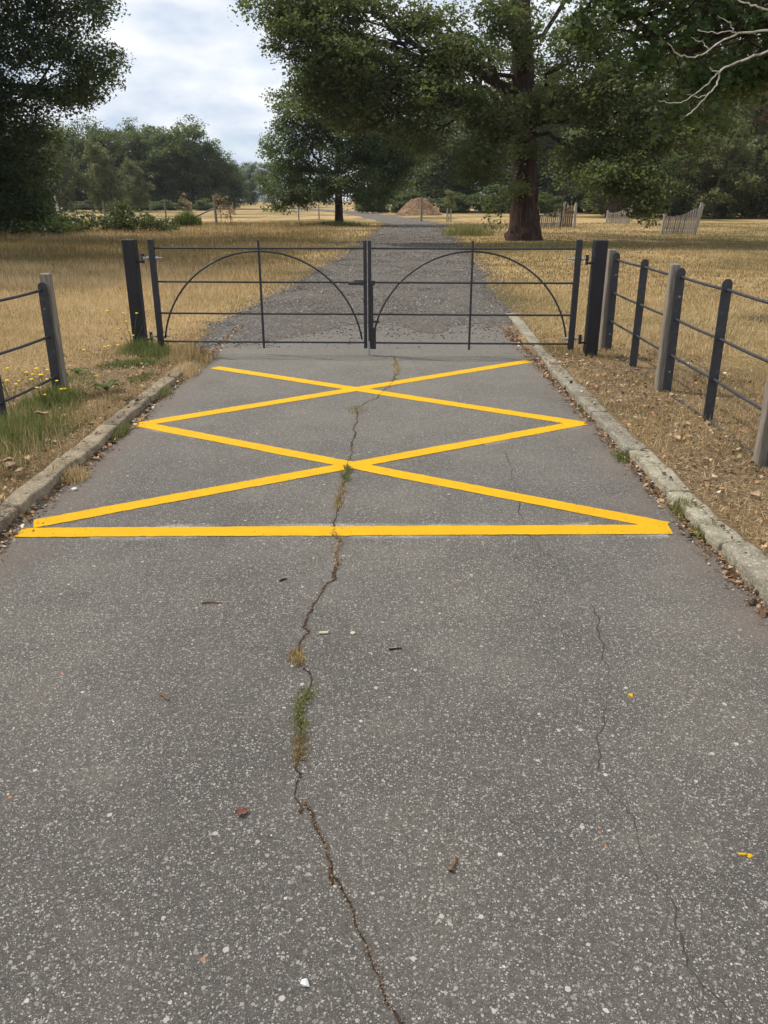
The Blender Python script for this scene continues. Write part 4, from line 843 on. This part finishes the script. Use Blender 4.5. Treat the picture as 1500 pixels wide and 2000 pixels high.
def guard(x, y, rz, W, low, high, npale, lab, lean=0.0, second=False, extra_post=True):
    root = empty('paling_guard', (x, y, 0), lab, 'paling', 'broken paling tree guards', rz)
    def P(name, c, size, rot=None, m=M['pale']):
        mb = MB(); mb.box(c, size, rot, 0.006); return mb.build(name, m, root)
    P('post', (0, 0, low / 2 - 0.05), (0.10, 0.10, low + 0.2), Matrix.Rotation(0.06, 3, 'Y')); P('post', (W + 0.06, 0, high / 2 - 0.05), (0.11, 0.11, high + 0.2), Matrix.Rotation(0.10 + lean, 3, 'Y'))
    if extra_post: P('post', (W + 0.17, 0.16, high / 2 - 0.08), (0.10, 0.10, high + 0.15), Matrix.Rotation(0.14 + lean, 3, 'Y'))
    for k in range(npale):
        t = (k + 0.5) / npale; h = low * 0.86 + (high * 0.86 - low * 0.86) * (t ** 1.6 * 0.55 + 0.5 * ss(0.35, 0.95, t)) + random.uniform(-0.03, 0.03)
        P('pale', (0.05 + t * (W - 0.06) + 0.05 * t * h, -0.045, h / 2 + 0.01), (W / npale * 0.68, 0.022, h), Matrix.Rotation(random.uniform(-0.03, 0.05) + 0.06 + lean * t, 3, 'Y'), M['pale'] if random.random() < 0.75 else M['wood'])
    for z in (low * 0.28, low * 0.78): P('cross_rail', (W / 2, 0.0, z), (W + 0.1, 0.045, 0.07))
    if second:
        for k in range(5):
            P('pale', (W + 0.22 + k * 0.125, 0.30 - 0.02 * k, high * 0.44), (0.11, 0.022, high * (0.86 + 0.03 * random.random())), Matrix.Rotation(0.03, 3, 'Y'), M['brown_wood'])
        P('post', (W + 0.92, 0.25, high / 2), (0.13, 0.12, high + 0.1)); P('cross_rail', (W + 0.5, 0.33, high * 0.62), (0.8, 0.04, 0.07), None, M['brown_wood'])
    return root
guard(9.35, 51.4, R(4), 1.45, 0.9, 1.38, 12, 'broken paling guard with an extra brown panel, behind the great oak trunk', second=True, extra_post=False)
guard(16.2, 61.5, R(0), 1.62, 0.84, 1.25, 12, 'smallest leaning paling guard, near the stout dark tree trunk', 0.03, extra_post=False)
guard(14.0, 42.3, R(-3), 1.6, 0.95, 1.42, 14, 'leaning paling guard with two tall posts at its high end', 0.02)
stake(10.6, 50.8, 2.2, 0.045, 'slim dark sapling stem in front of the broken paling guard', 'young_tree', None, M['bark'], (0.12, 0))

# stock fence across the left field
root = empty('stock_fence', (-18.6, 56.5, 0), 'weathered post and wire stock fence crossing the left field', 'fence')
FP = [(-18.6, 56.5, 1.55, 0.05), (-14.6, 56.8, 1.6, 0.055), (-11.3, 57.0, 1.8, 0.085), (-23, 56.2, 1.5, 0.05)]
for x, y, h, r in FP:
    mb = MB(); mb.tube([(x + 18.6, y - 56.5, -0.2), (x + 18.6 - 0.03, y - 56.5, h * 0.6), (x + 18.6 - 0.05, y - 56.5, h)], [r, r, r * 0.9], 8); mb.build('post', M['wood'], root)
mb = MB(); mb.tube([(4.7, 0.35, 0.0), (7.15, 0.45, 1.05)], 0.05, 8); mb.build('brace', M['wood'], root)
for z in (0.25, 0.55, 0.85, 1.15):
    mb = MB(); mb.tube([(-4.4, -0.3, z), (0, 0, z), (4.0, 0.3, z), (7.3, 0.5, z)], 0.006, 4); mb.build('wire', M['wire'], root)
for k, x in enumerate((-21, -27, -33, -39)):
    stake(x, 118 + k, 1.3, 0.07, 'tiny far post on the edge of the pale field', 'far_post', 'far fence posts on the field edge')
stake(-36.5, 95, 2.1, 0.16, 'pale forked dead trunk seen under the tall left tree', 'dead_trunk', None, M['dead'], (-0.1, 0))

# ------------------------------------------------------------------ grass
def blades(P, h, wd, tint, seed, lean=0.35, seg=1):
    r = np.random.default_rng(seed); n = len(P); a = r.random(n) * 6.283
    d = np.stack([np.cos(a), np.sin(a), np.zeros(n)], 1); la = r.random(n) * 6.283
    ln = np.stack([np.cos(la), np.sin(la), np.zeros(n)], 1) * (np.abs(r.normal(0, lean, n)) * h)[:, None]
    hw = (wd / 2)[:, None] * d; up = np.array([0, 0, 1.0])
    cz = np.sqrt(np.maximum(0.05, 1 - (np.linalg.norm(ln, axis=1) / np.maximum(h, 1e-4)).clip(0, 0.97) ** 2))
    tip = P + ln + up * (h * cz)[:, None]
    if seg == 1:
        V = np.stack([P - hw, P + hw, tip], 1).reshape(-1, 3); F = np.arange(3 * n).reshape(-1, 3); return V, F, np.repeat(tint, 3)
    mid = P + ln * 0.3 + up * (h * cz * 0.58)[:, None]
    V = np.stack([P - hw, P + hw, mid - hw * 0.75, mid + hw * 0.75, tip], 1).reshape(-1, 3)
    f = np.array([[0, 1, 3], [0, 3, 2], [2, 3, 4]]); F = (5 * np.arange(n)[:, None, None] + f[None]).reshape(-1, 3)
    return V, F, np.repeat(tint, 5)
def scatter(n, x0, x1, y0, y1, pw=1.0):
    """denser towards the near side; the wedge widens with distance"""
    y = y0 * (y1 / y0) ** rng.random(n) if pw == 1.0 else y0 + (y1 - y0) * rng.random(n) ** pw
    return y
def free(x, y, g=0.0): return ~(in_drive(x, y, g) | in_track(x, y, g - 0.15))
# tall straw, left field and beyond
n = 330000
y = 8.6 * (62 / 8.6) ** rng.random(n); x = (rng.random(n) * 2 - 1) * (0.62 * y + 1.5)
x = x + 0.0; m = free(x, y, 0.05 + 0.25 * rng.random(n)); x, y = x[m], y[m]
edge = np.where(x < 0, -x - 1.9, x - 1.9)
pn = vnoise(x, y, 0.8, 21); pn2 = vnoise(x, y, 0.18, 22)
leftf = x < np.interp(y, _TL[:, 1], _TL[:, 0])
h = np.where(leftf, 0.10 + 0.17 * pn * ss(0.2, 2.0, edge), 0.045 + 0.06 * pn) * (0.6 + 0.7 * rng.random(len(x)))
h *= np.where(leftf, ss(8.2, 14, y) * 0.65 + 0.35, 1)
h *= (1 + 0.012 * y) * 0.72
keep = rng.random(len(x)) < np.where(leftf, 0.45 + 0.55 * ss(0.1, 0.9, edge), 0.85) * (0.55 + 0.9 * vnoise(x, y, 2.2, 23))
x, y, h, pn, pn2, leftf, edge = [q[keep] for q in (x, y, h, pn, pn2, leftf, edge)]
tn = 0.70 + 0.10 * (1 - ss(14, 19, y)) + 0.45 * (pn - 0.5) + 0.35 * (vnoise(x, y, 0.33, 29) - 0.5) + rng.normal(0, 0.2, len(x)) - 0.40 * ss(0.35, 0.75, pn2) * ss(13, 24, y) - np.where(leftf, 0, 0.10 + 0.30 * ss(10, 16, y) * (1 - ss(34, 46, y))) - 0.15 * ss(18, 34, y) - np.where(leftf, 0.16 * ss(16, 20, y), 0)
wd = 0.0045 + 0.00055 * y + 0.002 * rng.random(len(x))
P = np.stack([x, y, gz(x, y)], 1)
V, F, ti = blades(P, h, wd, np.clip(tn, 0, 1), 41, 0.62)
o = obj('dry_grass', mesh_np('dry_grass', V, F, tint=ti), M['straw']); tag(o, 'dry straw grass growing over the fields', 'grass', kind='stuff')
# short trodden grass on the verges beside the drive
n = 150000
y = 2.2 + 8.5 * rng.random(n) ** 0.9; sd_ = rng.random(n) < 0.42; x = np.where(sd_, -2.09 - 3.6 * rng.random(n) ** 1.3, 1.765 + 4.2 * rng.random(n) ** 1.2)
pn = vnoise(x, y, 1.4, 31); gp = ss(0.55, 0.75, vnoise(x, y, 2.1, 33))
keep = (rng.random(n) < 0.25 + 0.9 * pn) & free(x, y, 0.0); x, y, pn, gp = x[keep], y[keep], pn[keep], gp[keep]
h = (0.02 + 0.045 * pn) * (0.5 + rng.random(len(x)))
tn = np.clip(0.55 + rng.normal(0, 0.2, len(x)) - 0.5 * gp * (rng.random(len(x)) < 0.6), 0, 1)
V, F, ti = blades(np.stack([x, y, gz(x, y)], 1), h, 0.0035 + 0.003 * rng.random(len(x)), tn, 43, 0.85)
o = obj('verge_grass', mesh_np('verge_grass', V, F, tint=ti), M['straw']); tag(o, 'short trodden grass of the verges beside the drive', 'grass', kind='stuff')
# leaf litter
def flakes(P, size, seed, tilt=0.5):
    r = np.random.default_rng(seed); n = len(P); nz = r.normal(0, tilt, (n, 3)); nz[:, 2] = 1; nz /= np.linalg.norm(nz, axis=1)[:, None]
    d = r.normal(0, 1, (n, 3)); d -= nz * (d * nz).sum(1)[:, None]; d /= np.linalg.norm(d, axis=1)[:, None]; s = np.cross(nz, d)
    l = size[:, None]; wd = l * (0.15 + 0.35 * r.random((n, 1)))
    V = np.stack([P - d * l * 0.5, P + s * wd + nz * l * 0.12, P + d * l * 0.5, P - s * wd + nz * l * 0.12], 1).reshape(-1, 3)
    return V, np.arange(4 * n).reshape(-1, 4)
n = 26000
kx = rng.random(n); y = 1.5 + 9.5 * rng.random(n)
x = np.where(kx < 0.22, 1.62 + rng.normal(0, 0.045, n), np.where(kx < 0.36, -1.94 + rng.normal(0, 0.04, n), np.where(kx < 0.72, 1.78 + 1.6 * rng.random(n) ** 1.3, -2.1 - 1.5 * rng.random(n) ** 1.2)))
keep = rng.random(n) < 0.15 + 1.1 * vnoise(x, y, 2.6, 37) ** 1.3; x, y = x[keep], y[keep]
z = np.where((x > -1.98) & (x < 1.66), 0.008, gz(x, y) + 0.012)
V, F = flakes(np.stack([x, y, z + 0.01 * rng.random(len(x))], 1), 0.012 + 0.035 * rng.random(len(x)) ** 2.2, 45)
o = obj('leaf_litter', mesh_np('leaf_litter', V, F), M['litter']); tag(o, 'brown leaf litter strewn along the kerbs', 'leaf litter', kind='stuff')
n = 42000
y = 1.8 + 8.6 * rng.random(n); k = rng.random(n) < 0.5
x = np.where(k, 1.77 + 2.2 * rng.random(n) ** 1.4, -2.10 - 2.0 * rng.random(n) ** 1.2)
keep = rng.random(n) < 0.35 + 0.8 * vnoise(x, y, 1.7, 39); x, y = x[keep], y[keep]
r2 = np.random.default_rng(77); P = np.stack([x, y, gz(x, y) + 0.006 + 0.012 * rng.random(len(x))], 1); a = r2.random(len(x)) * 6.283; l = (0.010 + 0.03 * r2.random(len(x)) ** 1.5)[:, None]
d = np.stack([np.cos(a), np.sin(a), r2.normal(0, 0.25, len(x))], 1); sd2 = np.stack([-np.sin(a), np.cos(a), 0 * a], 1)
V = np.stack([P - d * l, P + sd2 * 0.0022, P + d * l, P - sd2 * 0.0022], 1).reshape(-1, 3)
o = obj('straw_debris', mesh_np('straw_debris', V, np.arange(len(V)).reshape(-1, 4), tint=np.repeat(np.clip(r2.normal(0.55, 0.25, len(x)), 0, 1), 4)), M['straw']); tag(o, 'flattened straw and mown scraps strewn on the verges', 'straw', kind='stuff')
# gutter silt: small crumbs in the angle of the kerbs and in the crack
n = 9000
k = rng.random(n) < 0.6; y = 1.2 + 8 * rng.random(n); x = np.where(k, 1.60 + np.abs(rng.normal(0, 0.05, n)) * np.where(rng.random(n) < .7, 1, -1) * 0.9, -1.93 + rng.normal(0, 0.06, n))
p = CRACK_PTS[0][rng.integers(0, len(CRACK_PTS[0]), 1800)] + rng.normal(0, 0.005, (1800, 2)); x = np.r_[x, p[:, 0]]; y = np.r_[y, p[:, 1]]
for cp in CRACK_PTS[1:3]:
    p = cp[rng.integers(0, len(cp), 160)] + rng.normal(0, 0.004, (160, 2)); x = np.r_[x, p[:, 0]]; y = np.r_[y, p[:, 1]]
V, F = bits(np.stack([x, y, np.full(len(x), 0.006)], 1), np.where(np.abs(x) < 1.2, 0.0016 + 0.0022 * rng.random(len(x)) ** 2, 0.002 + 0.005 * rng.random(len(x)) ** 2), 0.8, 6)
o = obj('gutter_crumbs', mesh_np('gutter_crumbs', V, F), M['litter']); tag(o, 'crumbs of dry debris in the gutters and the long crack', 'debris', kind='stuff')

# moss and tiny weeds in the long crack
def crack_tuft(y0, y1, n, wdt, hh, mat_, tmean, lab, seed, name='crack_weed'):
    p = CRACK_PTS[0]; m = (p[:, 1] > y0) & (p[:, 1] < y1); p = p[m]; q = p[rng.integers(0, len(p), n)] + rng.normal(0, 1, (n, 2)) * (wdt, 0.012)
    V, F, ti = blades(np.c_[q, np.full(n, 0.004)], hh * (0.4 + rng.random(n)), 0.0028 + 0.0025 * rng.random(n), np.clip(tmean + rng.normal(0, 0.22, n), 0, 1), seed, 0.7, 2)
    c = q.mean(0); o = obj(name, mesh_np(name, V - np.array([c[0], c[1], 0]), F, tint=ti), mat_); o.location = (c[0], c[1], 0); return tag(o, lab, 'weed')
crack_tuft(2.10, 2.36, 560, 0.016, 0.013, M['green_blade'], 0.8, 'longest green weed strip growing in the tarmac crack', 1)
crack_tuft(1.98, 2.10, 240, 0.014, 0.013, M['straw'], 0.3, 'olive weed tuft at the near end of the longest crack weed', 2)
crack_tuft(2.52, 2.62, 360, 0.016, 0.016, M['straw'], 0.45, 'tan dry weed tuft in the crack beside a pale wood chip', 3)
crack_tuft(4.55, 4.85, 420, 0.016, 0.018, M['green_blade'], 0.7, 'green weed tuft in the crack just below a crossing of yellow lines', 4)
crack_tuft(6.2, 6.45, 260, 0.05, 0.014, M['straw'], 0.3, 'flat tan weed patch in the crack inside the upper yellow triangle', 5)
crack_tuft(3.35, 3.75, 260, 0.010, 0.012, M['straw'], 0.5, 'reddish tan weed in the crack just before the straight yellow line', 6)
crack_tuft(7.7, 8.5, 260, 0.02, 0.03, M['straw'], 0.55, 'dry weed in the crack below the drop bolt of the gate', 7)
crack_tuft(4.1, 4.5, 240, 0.014, 0.03, M['straw'], 0.45, 'tan weed in the crack inside the near yellow triangle', 8)

# green growth: tussocks and weeds, each a thing
def tussock(c, rx, ry, n, h, lab, seed, mat_=None, tm=0.4, lean=0.5, wd=0.0045, name='grass_tussock'):
    r = np.random.default_rng(seed); q = np.clip(r.normal(0, 0.5, (n, 2)), -1, 1) * (rx, ry); P = np.c_[q[:, 0] + c[0], q[:, 1] + c[1], np.zeros(n)]; P[:, 2] = np.maximum(gz(P[:, 0], P[:, 1]), 0.003) - 0.003
    f = np.exp(-((q[:, 0] / rx) ** 2 + (q[:, 1] / ry) ** 2))
    V, F, ti = blades(P, h * (0.35 + 0.9 * r.random(n)) * (0.45 + 0.55 * f), wd * (0.7 + 0.8 * r.random(n)), np.clip(tm + 0.12 + r.normal(0, 0.27, n), 0, 1), seed, lean, 2)
    o = obj(name, mesh_np(name, V - np.array([c[0], c[1], 0]), F, tint=ti), mat_ or M['green_blade']); o.location = (c[0], c[1], 0); return tag(o, lab, 'grass')
tussock((-2.62, 5.35), 0.40, 0.7, 2600, 0.20, 'lush green grass tussock at the foot of the short rail fence', 51, tm=0.52, lean=0.65)
tussock((-2.72, 6.45), 0.26, 0.28, 1500, 0.15, 'green grass tuft round the end timber post of the short fence', 52, tm=0.55)
tussock((-2.62, 8.72), 0.26, 0.2, 1300, 0.17, 'green grass tuft round the foot of the flowery gate post', 53, tm=0.5)
tussock((-2.55, 8.05), 0.36, 0.22, 2200, 0.06, 'low matted green weeds between the gate post and the left kerb', 54, tm=0.4, lean=1.0, wd=0.009)
tussock((-2.4, 8.45), 0.18, 0.15, 700, 0.13, 'small green tuft below the gate hinge', 55, tm=0.45)
tussock((-2.05, 8.35), 0.22, 0.45, 1500, 0.16, 'brown dry grass tuft at the far end of the left kerb', 56, M['straw'], 0.35)
tussock((-1.93, 7.75), 0.10, 0.35, 900, 0.12, 'pale dry grass tuft overhanging the left kerb', 57, M['straw'], 0.75)
tussock((-1.93, 4.62), 0.10, 0.12, 900, 0.085, 'yellowish dry tuft at the joint of two mossy kerb stones', 58, M['straw'], 0.55, 0.8)
tussock((-1.93, 5.62), 0.05, 0.2, 600, 0.07, 'small green tuft in the left gutter beside a yellow arrow point', 59, tm=0.6)
tussock((-1.94, 6.9), 0.05, 0.2, 350, 0.08, 'dry tuft in the left gutter above a yellow arrow point', 60, tm=0.9)
tussock((1.635, 4.05), 0.05, 0.13, 700, 0.085, 'grey green tuft in the right gutter near the straight yellow line', 61, tm=0.75)
tussock((1.63, 3.72), 0.05, 0.1, 400, 0.07, 'dark green tuft in the right gutter at the end of the straight line', 62, tm=0.45)
tussock((1.60, 5.05), 0.07, 0.12, 500, 0.05, 'small green tuft in the right gutter between two kerb joints', 63, tm=0.6, lean=0.9)
tussock((1.63, 6.35), 0.05, 0.15, 350, 0.05, 'little tuft in the right gutter above a yellow arrow point', 64, tm=0.75)
tussock((4.0, 40.2), 1.2, 0.9, 1500, 0.62, 'tall green grass clump left of the great oak trunk', 65, tm=0.82, wd=0.014, lean=0.7)
tussock((6.3, 30.5), 3.4, 1.8, 3600, 0.16, 'greenish shaded grass patch in front of the great oak', 66, tm=0.85, wd=0.013)
tussock((-3.2, 55.5), 2.2, 0.9, 1800, 0.35, 'tufty green grass in the shade under the round oak', 67, tm=0.65, wd=0.025)
tussock((-12.6, 54, 0), 0.9, 0.6, 1500, 0.95, 'dark nettle clump beside the braced post of the stock fence', 68, tm=0.0, wd=0.035, lean=0.3, name='nettle_clump')
tussock((2.62, 3.9), 0.35, 0.5, 900, 0.05, 'sparse green grass patch by the nearest bay of the railed fence', 69, tm=0.55, lean=0.9)
tussock((-2.6, 5.1), 0.5, 0.9, 1500, 0.15, 'dry brown grass mixed through the lush tussock', 70, M['straw'], 0.45, 0.8)
tussock((-2.95, 7.35), 0.35, 0.4, 900, 0.05, 'thin green weeds behind the end post of the short fence', 71, tm=0.5, lean=0.9, wd=0.007)
tussock((-2.25, 7.35), 0.12, 0.28, 1000, 0.04, 'sparse low weeds just inside the left kerb', 72, tm=0.55, lean=0.9, wd=0.007)
tussock((-2.30, 4.0), 0.16, 0.5, 700, 0.10, 'scruffy tan grass beside the nearest mossy kerb stones', 73, M['straw'], 0.4, 0.7)
# broad-leaved rosette
def rosette(c, n, ln, lab, seed):
    r = random.Random(seed); root = empty('weed_rosette', (c[0], c[1], float(gz(c[0], c[1]))), lab, 'weed')
    for i in range(n):
        a = 6.283 * i / n + r.uniform(-0.2, 0.2); L_ = ln * r.uniform(0.7, 1.1); wd = L_ * 0.16; V = []; F = []
        for j in range(6):
            t = j / 5; ww = wd * math.sin(math.pi * min(0.98, 0.12 + t * 0.85)) * (1 + 0.25 * (j % 2)); z = 0.01 + L_ * 0.45 * math.sin(t * 2.3)
            V += [(t * L_, -ww, z + 0.01), (t * L_, 0, z), (t * L_, ww, z + 0.01)]
        for j in range(5):
            for k in (0, 1): F.append((j * 3 + k, j * 3 + k + 1, j * 3 + k + 4, j * 3 + k + 3))
        Mx = Matrix.Rotation(a, 3, 'Z'); me = mesh_np('leaf', np.array([Mx @ Vector(p) for p in V]), np.array(F), True, np.full(len(V), r.uniform(0.2, 0.6)))
        obj('leaf', me, M['green_blade'], root)
rosette((-2.40, 6.78), 13, 0.15, 'flat dark green weed rosette in the bare ground between fence and kerb', 1)
rosette((-2.95, 7.6), 9, 0.10, 'smaller dark weed rosette behind the end post of the short fence', 2)
# yellow flowers: each plant a thing with stems and flower heads
def hawkweed(c, heads, lab, seed):
    r = random.Random(seed); z0 = float(gz(c[0], c[1])); root = empty('yellow_flower', (c[0], c[1], z0), lab, 'flower', 'yellow flowering weeds on the left verge')
    for hx, hy, hz in heads:
        P = [(r.uniform(-.02, .02), r.uniform(-.02, .02), -0.01), (hx * 0.3, hy * 0.3, hz * 0.4), (hx * 0.7, hy * 0.7, hz * 0.78), (hx, hy, hz)]
        V, F = tube(P, [0.0022, 0.002, 0.0017, 0.0015], 4); s = obj('stem', mesh_np('stem', V, F, True, np.full(len(V), 0.5)), M['green_blade'], root)
        mb = MB(); R_ = r.uniform(0.014, 0.021); nn = 10; vs_ = [(hx, hy, hz + 0.006)]
        for ring, (q, zz) in enumerate(((0.55, 0.007), (1.0, 0.002))):
            for i in range(nn): vs_.append((hx + R_ * q * (1 if i % 2 else 0.82) * math.cos(6.283 * i / nn), hy + R_ * q * (1 if i % 2 else 0.82) * math.sin(6.283 * i / nn), hz + zz))
        vs_.append((hx, hy, hz - 0.008))
        fs = [(0, 1 + i, 1 + (i + 1) % nn) for i in range(nn)] + [(1 + i, 1 + nn + i, 1 + nn + (i + 1) % nn, 1 + (i + 1) % nn) for i in range(nn)] + [(1 + nn + (i + 1) % nn, 1 + nn + i, 1 + 2 * nn) for i in range(nn)]
        mb.add(vs_, fs); mb.build('flower_head', M['flower'], root)
def rh(n, sx, sy, lo, hi, seed):
    r = random.Random(seed); return [(r.uniform(-sx, sx), r.uniform(-sy, sy), r.uniform(lo, hi)) for _ in range(n)]
hawkweed((-2.72, 6.25), rh(7, 0.16, 0.3, 0.18, 0.32, 1), 'yellow flowering weed at the end timber post of the short fence', 1)
hawkweed((-2.95, 6.15), rh(7, 0.2, 0.35, 0.2, 0.36, 2), 'yellow flowering weed under the rails of the short fence', 2)
hawkweed((-3.15, 6.6), rh(6, 0.25, 0.3, 0.14, 0.3, 3), 'yellow flowering weed behind the rails of the short fence', 3)
hawkweed((-2.5, 6.45), rh(3, 0.12, 0.2, 0.10, 0.22, 4), 'few yellow flowers on the kerb side of the short fence post', 4)
hawkweed((-2.74, 8.72), rh(9, 0.24, 0.16, 0.2, 0.46, 5), 'spindly yellow flowering weed against the flowery gate post', 5)
hawkweed((-2.95, 8.35), rh(4, 0.2, 0.25, 0.08, 0.2, 6), 'low yellow flowers between the short fence and the gate post', 6)
hawkweed((-2.45, 4.75), rh(3, 0.15, 0.25, 0.05, 0.14, 7), 'short yellow flowers low in the lush tussock', 7)
# dry tall seed plants at the braced post and far weeds
def dry_plant(x, y, h, wdt, lab, seed, m=M['tan_seed'], n=34, per=13, size=0.08):
    build_tree('tall_weed', lab, 'weed', (x, y, 0), [(x, y, -0.05), (x, y, h * 0.4), (x + 0.05, y, h)], [0.02, 0.018, 0.008], [(x, y, h * 0.75, wdt, wdt, h * 0.25), (x, y, h * 0.45, wdt * 0.8, wdt * 0.8, h * 0.25)], n, per, size, 0.16, m, m, seed, twigs=0.5, limb_r=0.014, tint0=0.55)
dry_plant(-13.4, 57.6, 2.0, 0.55, 'tan dry seeding weed standing alone by the nettle clump', 111)
dry_plant(-11.1, 57.6, 2.1, 0.6, 'tan dry seeding weed leaning on the braced fence post', 112)
dry_plant(-10.4, 57.2, 1.3, 0.5, 'lower tan dry weed right of the braced fence post', 113)
dry_plant(-16.6, 55.5, 0.9, 0.35, 'dark green tall weed between two fence posts', 114, M['bramble_leaf'])
dry_plant(-15.2, 55.0, 0.7, 0.35, 'short dark green weed left of the nettle clump', 115, M['bramble_leaf'])
dry_plant(-17.8, 54.5, 0.75, 0.5, 'bushy dark green weed at the end of the brambles', 116, M['bramble_leaf'])

# ------------------------------------------------------------------ small things lying about
def curled_leaf(x, y, z, ln, rz, m, lab, seed, grp='fallen leaves'):
    r = random.Random(seed); V = []; F = []; nu, nv = 7, 5
    for i in range(nu):
        t = i / (nu - 1); wd = 0.34 * math.sin(math.pi * (0.06 + 0.9 * t)) * (1 + 0.3 * (i % 2))
        for j in range(nv):
            s = (j / (nv - 1)) * 2 - 1
            V.append(((t - 0.5) * ln, s * wd * ln, (0.10 + 0.22 * abs(s) ** 1.5 + 0.12 * math.sin(t * 5 + seed) + r.uniform(-.03, .03)) * ln * 0.8))
    for i in range(nu - 1):
        for j in range(nv - 1): F.append((i * nv + j, i * nv + j + 1, (i + 1) * nv + j + 1, (i + 1) * nv + j))
    zmin = min(v[2] for v in V); V = [(a, b, c - zmin) for a, b, c in V]
    me = mesh_np('fallen_leaf', np.array(V), np.array(F), True); o = obj('fallen_leaf', me, m); o.location = (x, y, z); o.rotation_euler = (0, 0, rz)
    return tag(o, lab, 'leaf', grp)
curled_leaf(-0.398, 1.757, 0.003, 0.036, 0.6, M['russet'], 'russet curled leaf lying on the tarmac left of the crack', 1)
for k, (x, y, s) in enumerate([(-2.36, 4.72, .09), (-2.30, 4.66, .08), (-2.26, 4.78, .07), (-2.20, 4.55, .06)]): curled_leaf(x, y, float(gz(x, y)) + 0.02, s, k * 1.3, M['tan_leaf'], 'tan dry leaf in the small pile beside the mossy kerb', 10 + k)
curled_leaf(-2.45, 5.55, 0.16, 0.10, 0.8, M['tan_leaf'], 'big tan curled leaf caught in the lush tussock', 20)
curled_leaf(-2.22, 5.15, 0.07, 0.06, 2.1, M['tan_leaf'], 'single pale leaf between tussock and left kerb', 21)
for k in range(16):
    x = random.uniform(1.95, 2.5) if k < 11 else random.uniform(2.6, 3.3); y = random.uniform(3.6, 7.6)
    curled_leaf(x, y, float(gz(x, y)) + 0.012, random.uniform(0.035, 0.07), random.uniform(0, 6), M['tan_leaf'], 'dry tan leaf lying on the verge by the railed fence', 30 + k)
def twig(P, r0, m, lab, name='twig', cat='twig'):
    P = np.array(P, float); c = P.mean(0) * (1, 1, 0); V, F = tube(P - c, np.linspace(r0, r0 * 0.6, len(P)), 6); o = obj(name, mesh_np(name, V, F, True), m); o.location = c; return tag(o, lab, cat)
twig([(0.170, 1.548, 0.007), (0.176, 1.563, 0.008), (0.183, 1.575, 0.007), (0.184, 1.597, 0.008)], 0.0055, M['twig'], 'short thick brown twig on the tarmac right of the crack')
twig([(-0.775, 3.0, 0.005), (-0.735, 3.006, 0.006), (-0.69, 2.999, 0.005)], 0.004, M['twig'], 'thin twig lying level on the tarmac beyond two dark specks')
twig([(-0.775, 2.33, 0.005), (-0.757, 2.312, 0.007), (-0.738, 2.296, 0.005)], 0.005, M['twig'], 'small bent brown twig on the left half of the tarmac')
twig([(0.02, 2.625, 0.004), (0.045, 2.63, 0.005), (0.07, 2.636, 0.004)], 0.004, M['crack'], 'dark thin twig on the tarmac right of the pale wood chip')
twig([(-0.47, 3.21, 0.004), (-0.455, 3.225, 0.005), (-0.44, 3.232, 0.004)], 0.005, M['crack'], 'dark scrap of twig near the straight yellow line')
mb = MB(); mb.box((0, 0, 0.004), (0.038, 0.013, 0.007), Matrix.Rotation(0.1, 3, 'Z'), 0.002); o = mb.build('wood_chip', M['wood_piece']); o.location = (-0.239, 2.748, 0.002); tag(o, 'pale flat wood chip on the tarmac beside the crack', 'wood chip')
def pebble(x, y, r, m, lab, seed, grp=None):
    bm = bmesh.new(); bmesh.ops.create_icosphere(bm, subdivisions=1, radius=r)
    for v in bm.verts: v.co *= 1 + 0.7 * mnoise.noise(v.co / r * 0.9 + Vector((seed * 3.3, 0, 0))); v.co.z = v.co.z * 0.55 + r * 0.42
    me = bpy.data.meshes.new('pebble'); bm.to_mesh(me); bm.free(); o = obj('pebble', me, m); o.location = (x, y, float(gz(x, y)) if not in_drive(x, y) else 0.001); return tag(o, lab, 'stone', grp)
pebble(-0.173, 1.24, 0.0105, M['white_stone'], 'largest white stone set in the near tarmac', 1)
pebble(-0.122, 2.748, 0.010, M['wood_piece'], 'small pale stone just right of the wood chip', 2)
pebble(-1.83, 4.42, 0.018, M['white_stone'], 'white pebble in the left gutter below a dry tuft', 3)
pebble(1.58, 4.22, 0.018, M['wood_piece'], 'round pale pebble in the right gutter beside the grey green tuft', 4)
for k in range(14):
    x, y = random.uniform(1.95, 3.0), random.uniform(3.3, 8.4); pebble(x, y, random.uniform(0.008, 0.02), M['white_stone'] if k % 2 else M['wood_piece'], 'pale pebble among the dry grass by the railed fence', 10 + k, 'pebbles on the right verge')

# ------------------------------------------------------------------ air
mb = MB(); mb.box((0, 140, 14.25), (700, 420, 30.5)); hz = mb.build('haze', None)
hm = bpy.data.materials.new('pale_air'); hm.use_nodes = True; ht = hm.node_tree; ht.nodes.clear()
ho = ht.nodes.new('ShaderNodeOutputMaterial'); pv = ht.nodes.new('ShaderNodeVolumePrincipled')
pv.inputs['Color'].default_value = (0.86, 0.92, 1.0, 1); pv.inputs['Density'].default_value = 0.0002; pv.inputs['Anisotropy'].default_value = 0.3
ht.links.new(pv.outputs[0], ho.inputs['Volume']); hz.data.materials.append(hm); tag(hz, 'thin pale summer haze over the park', 'haze', kind='stuff')
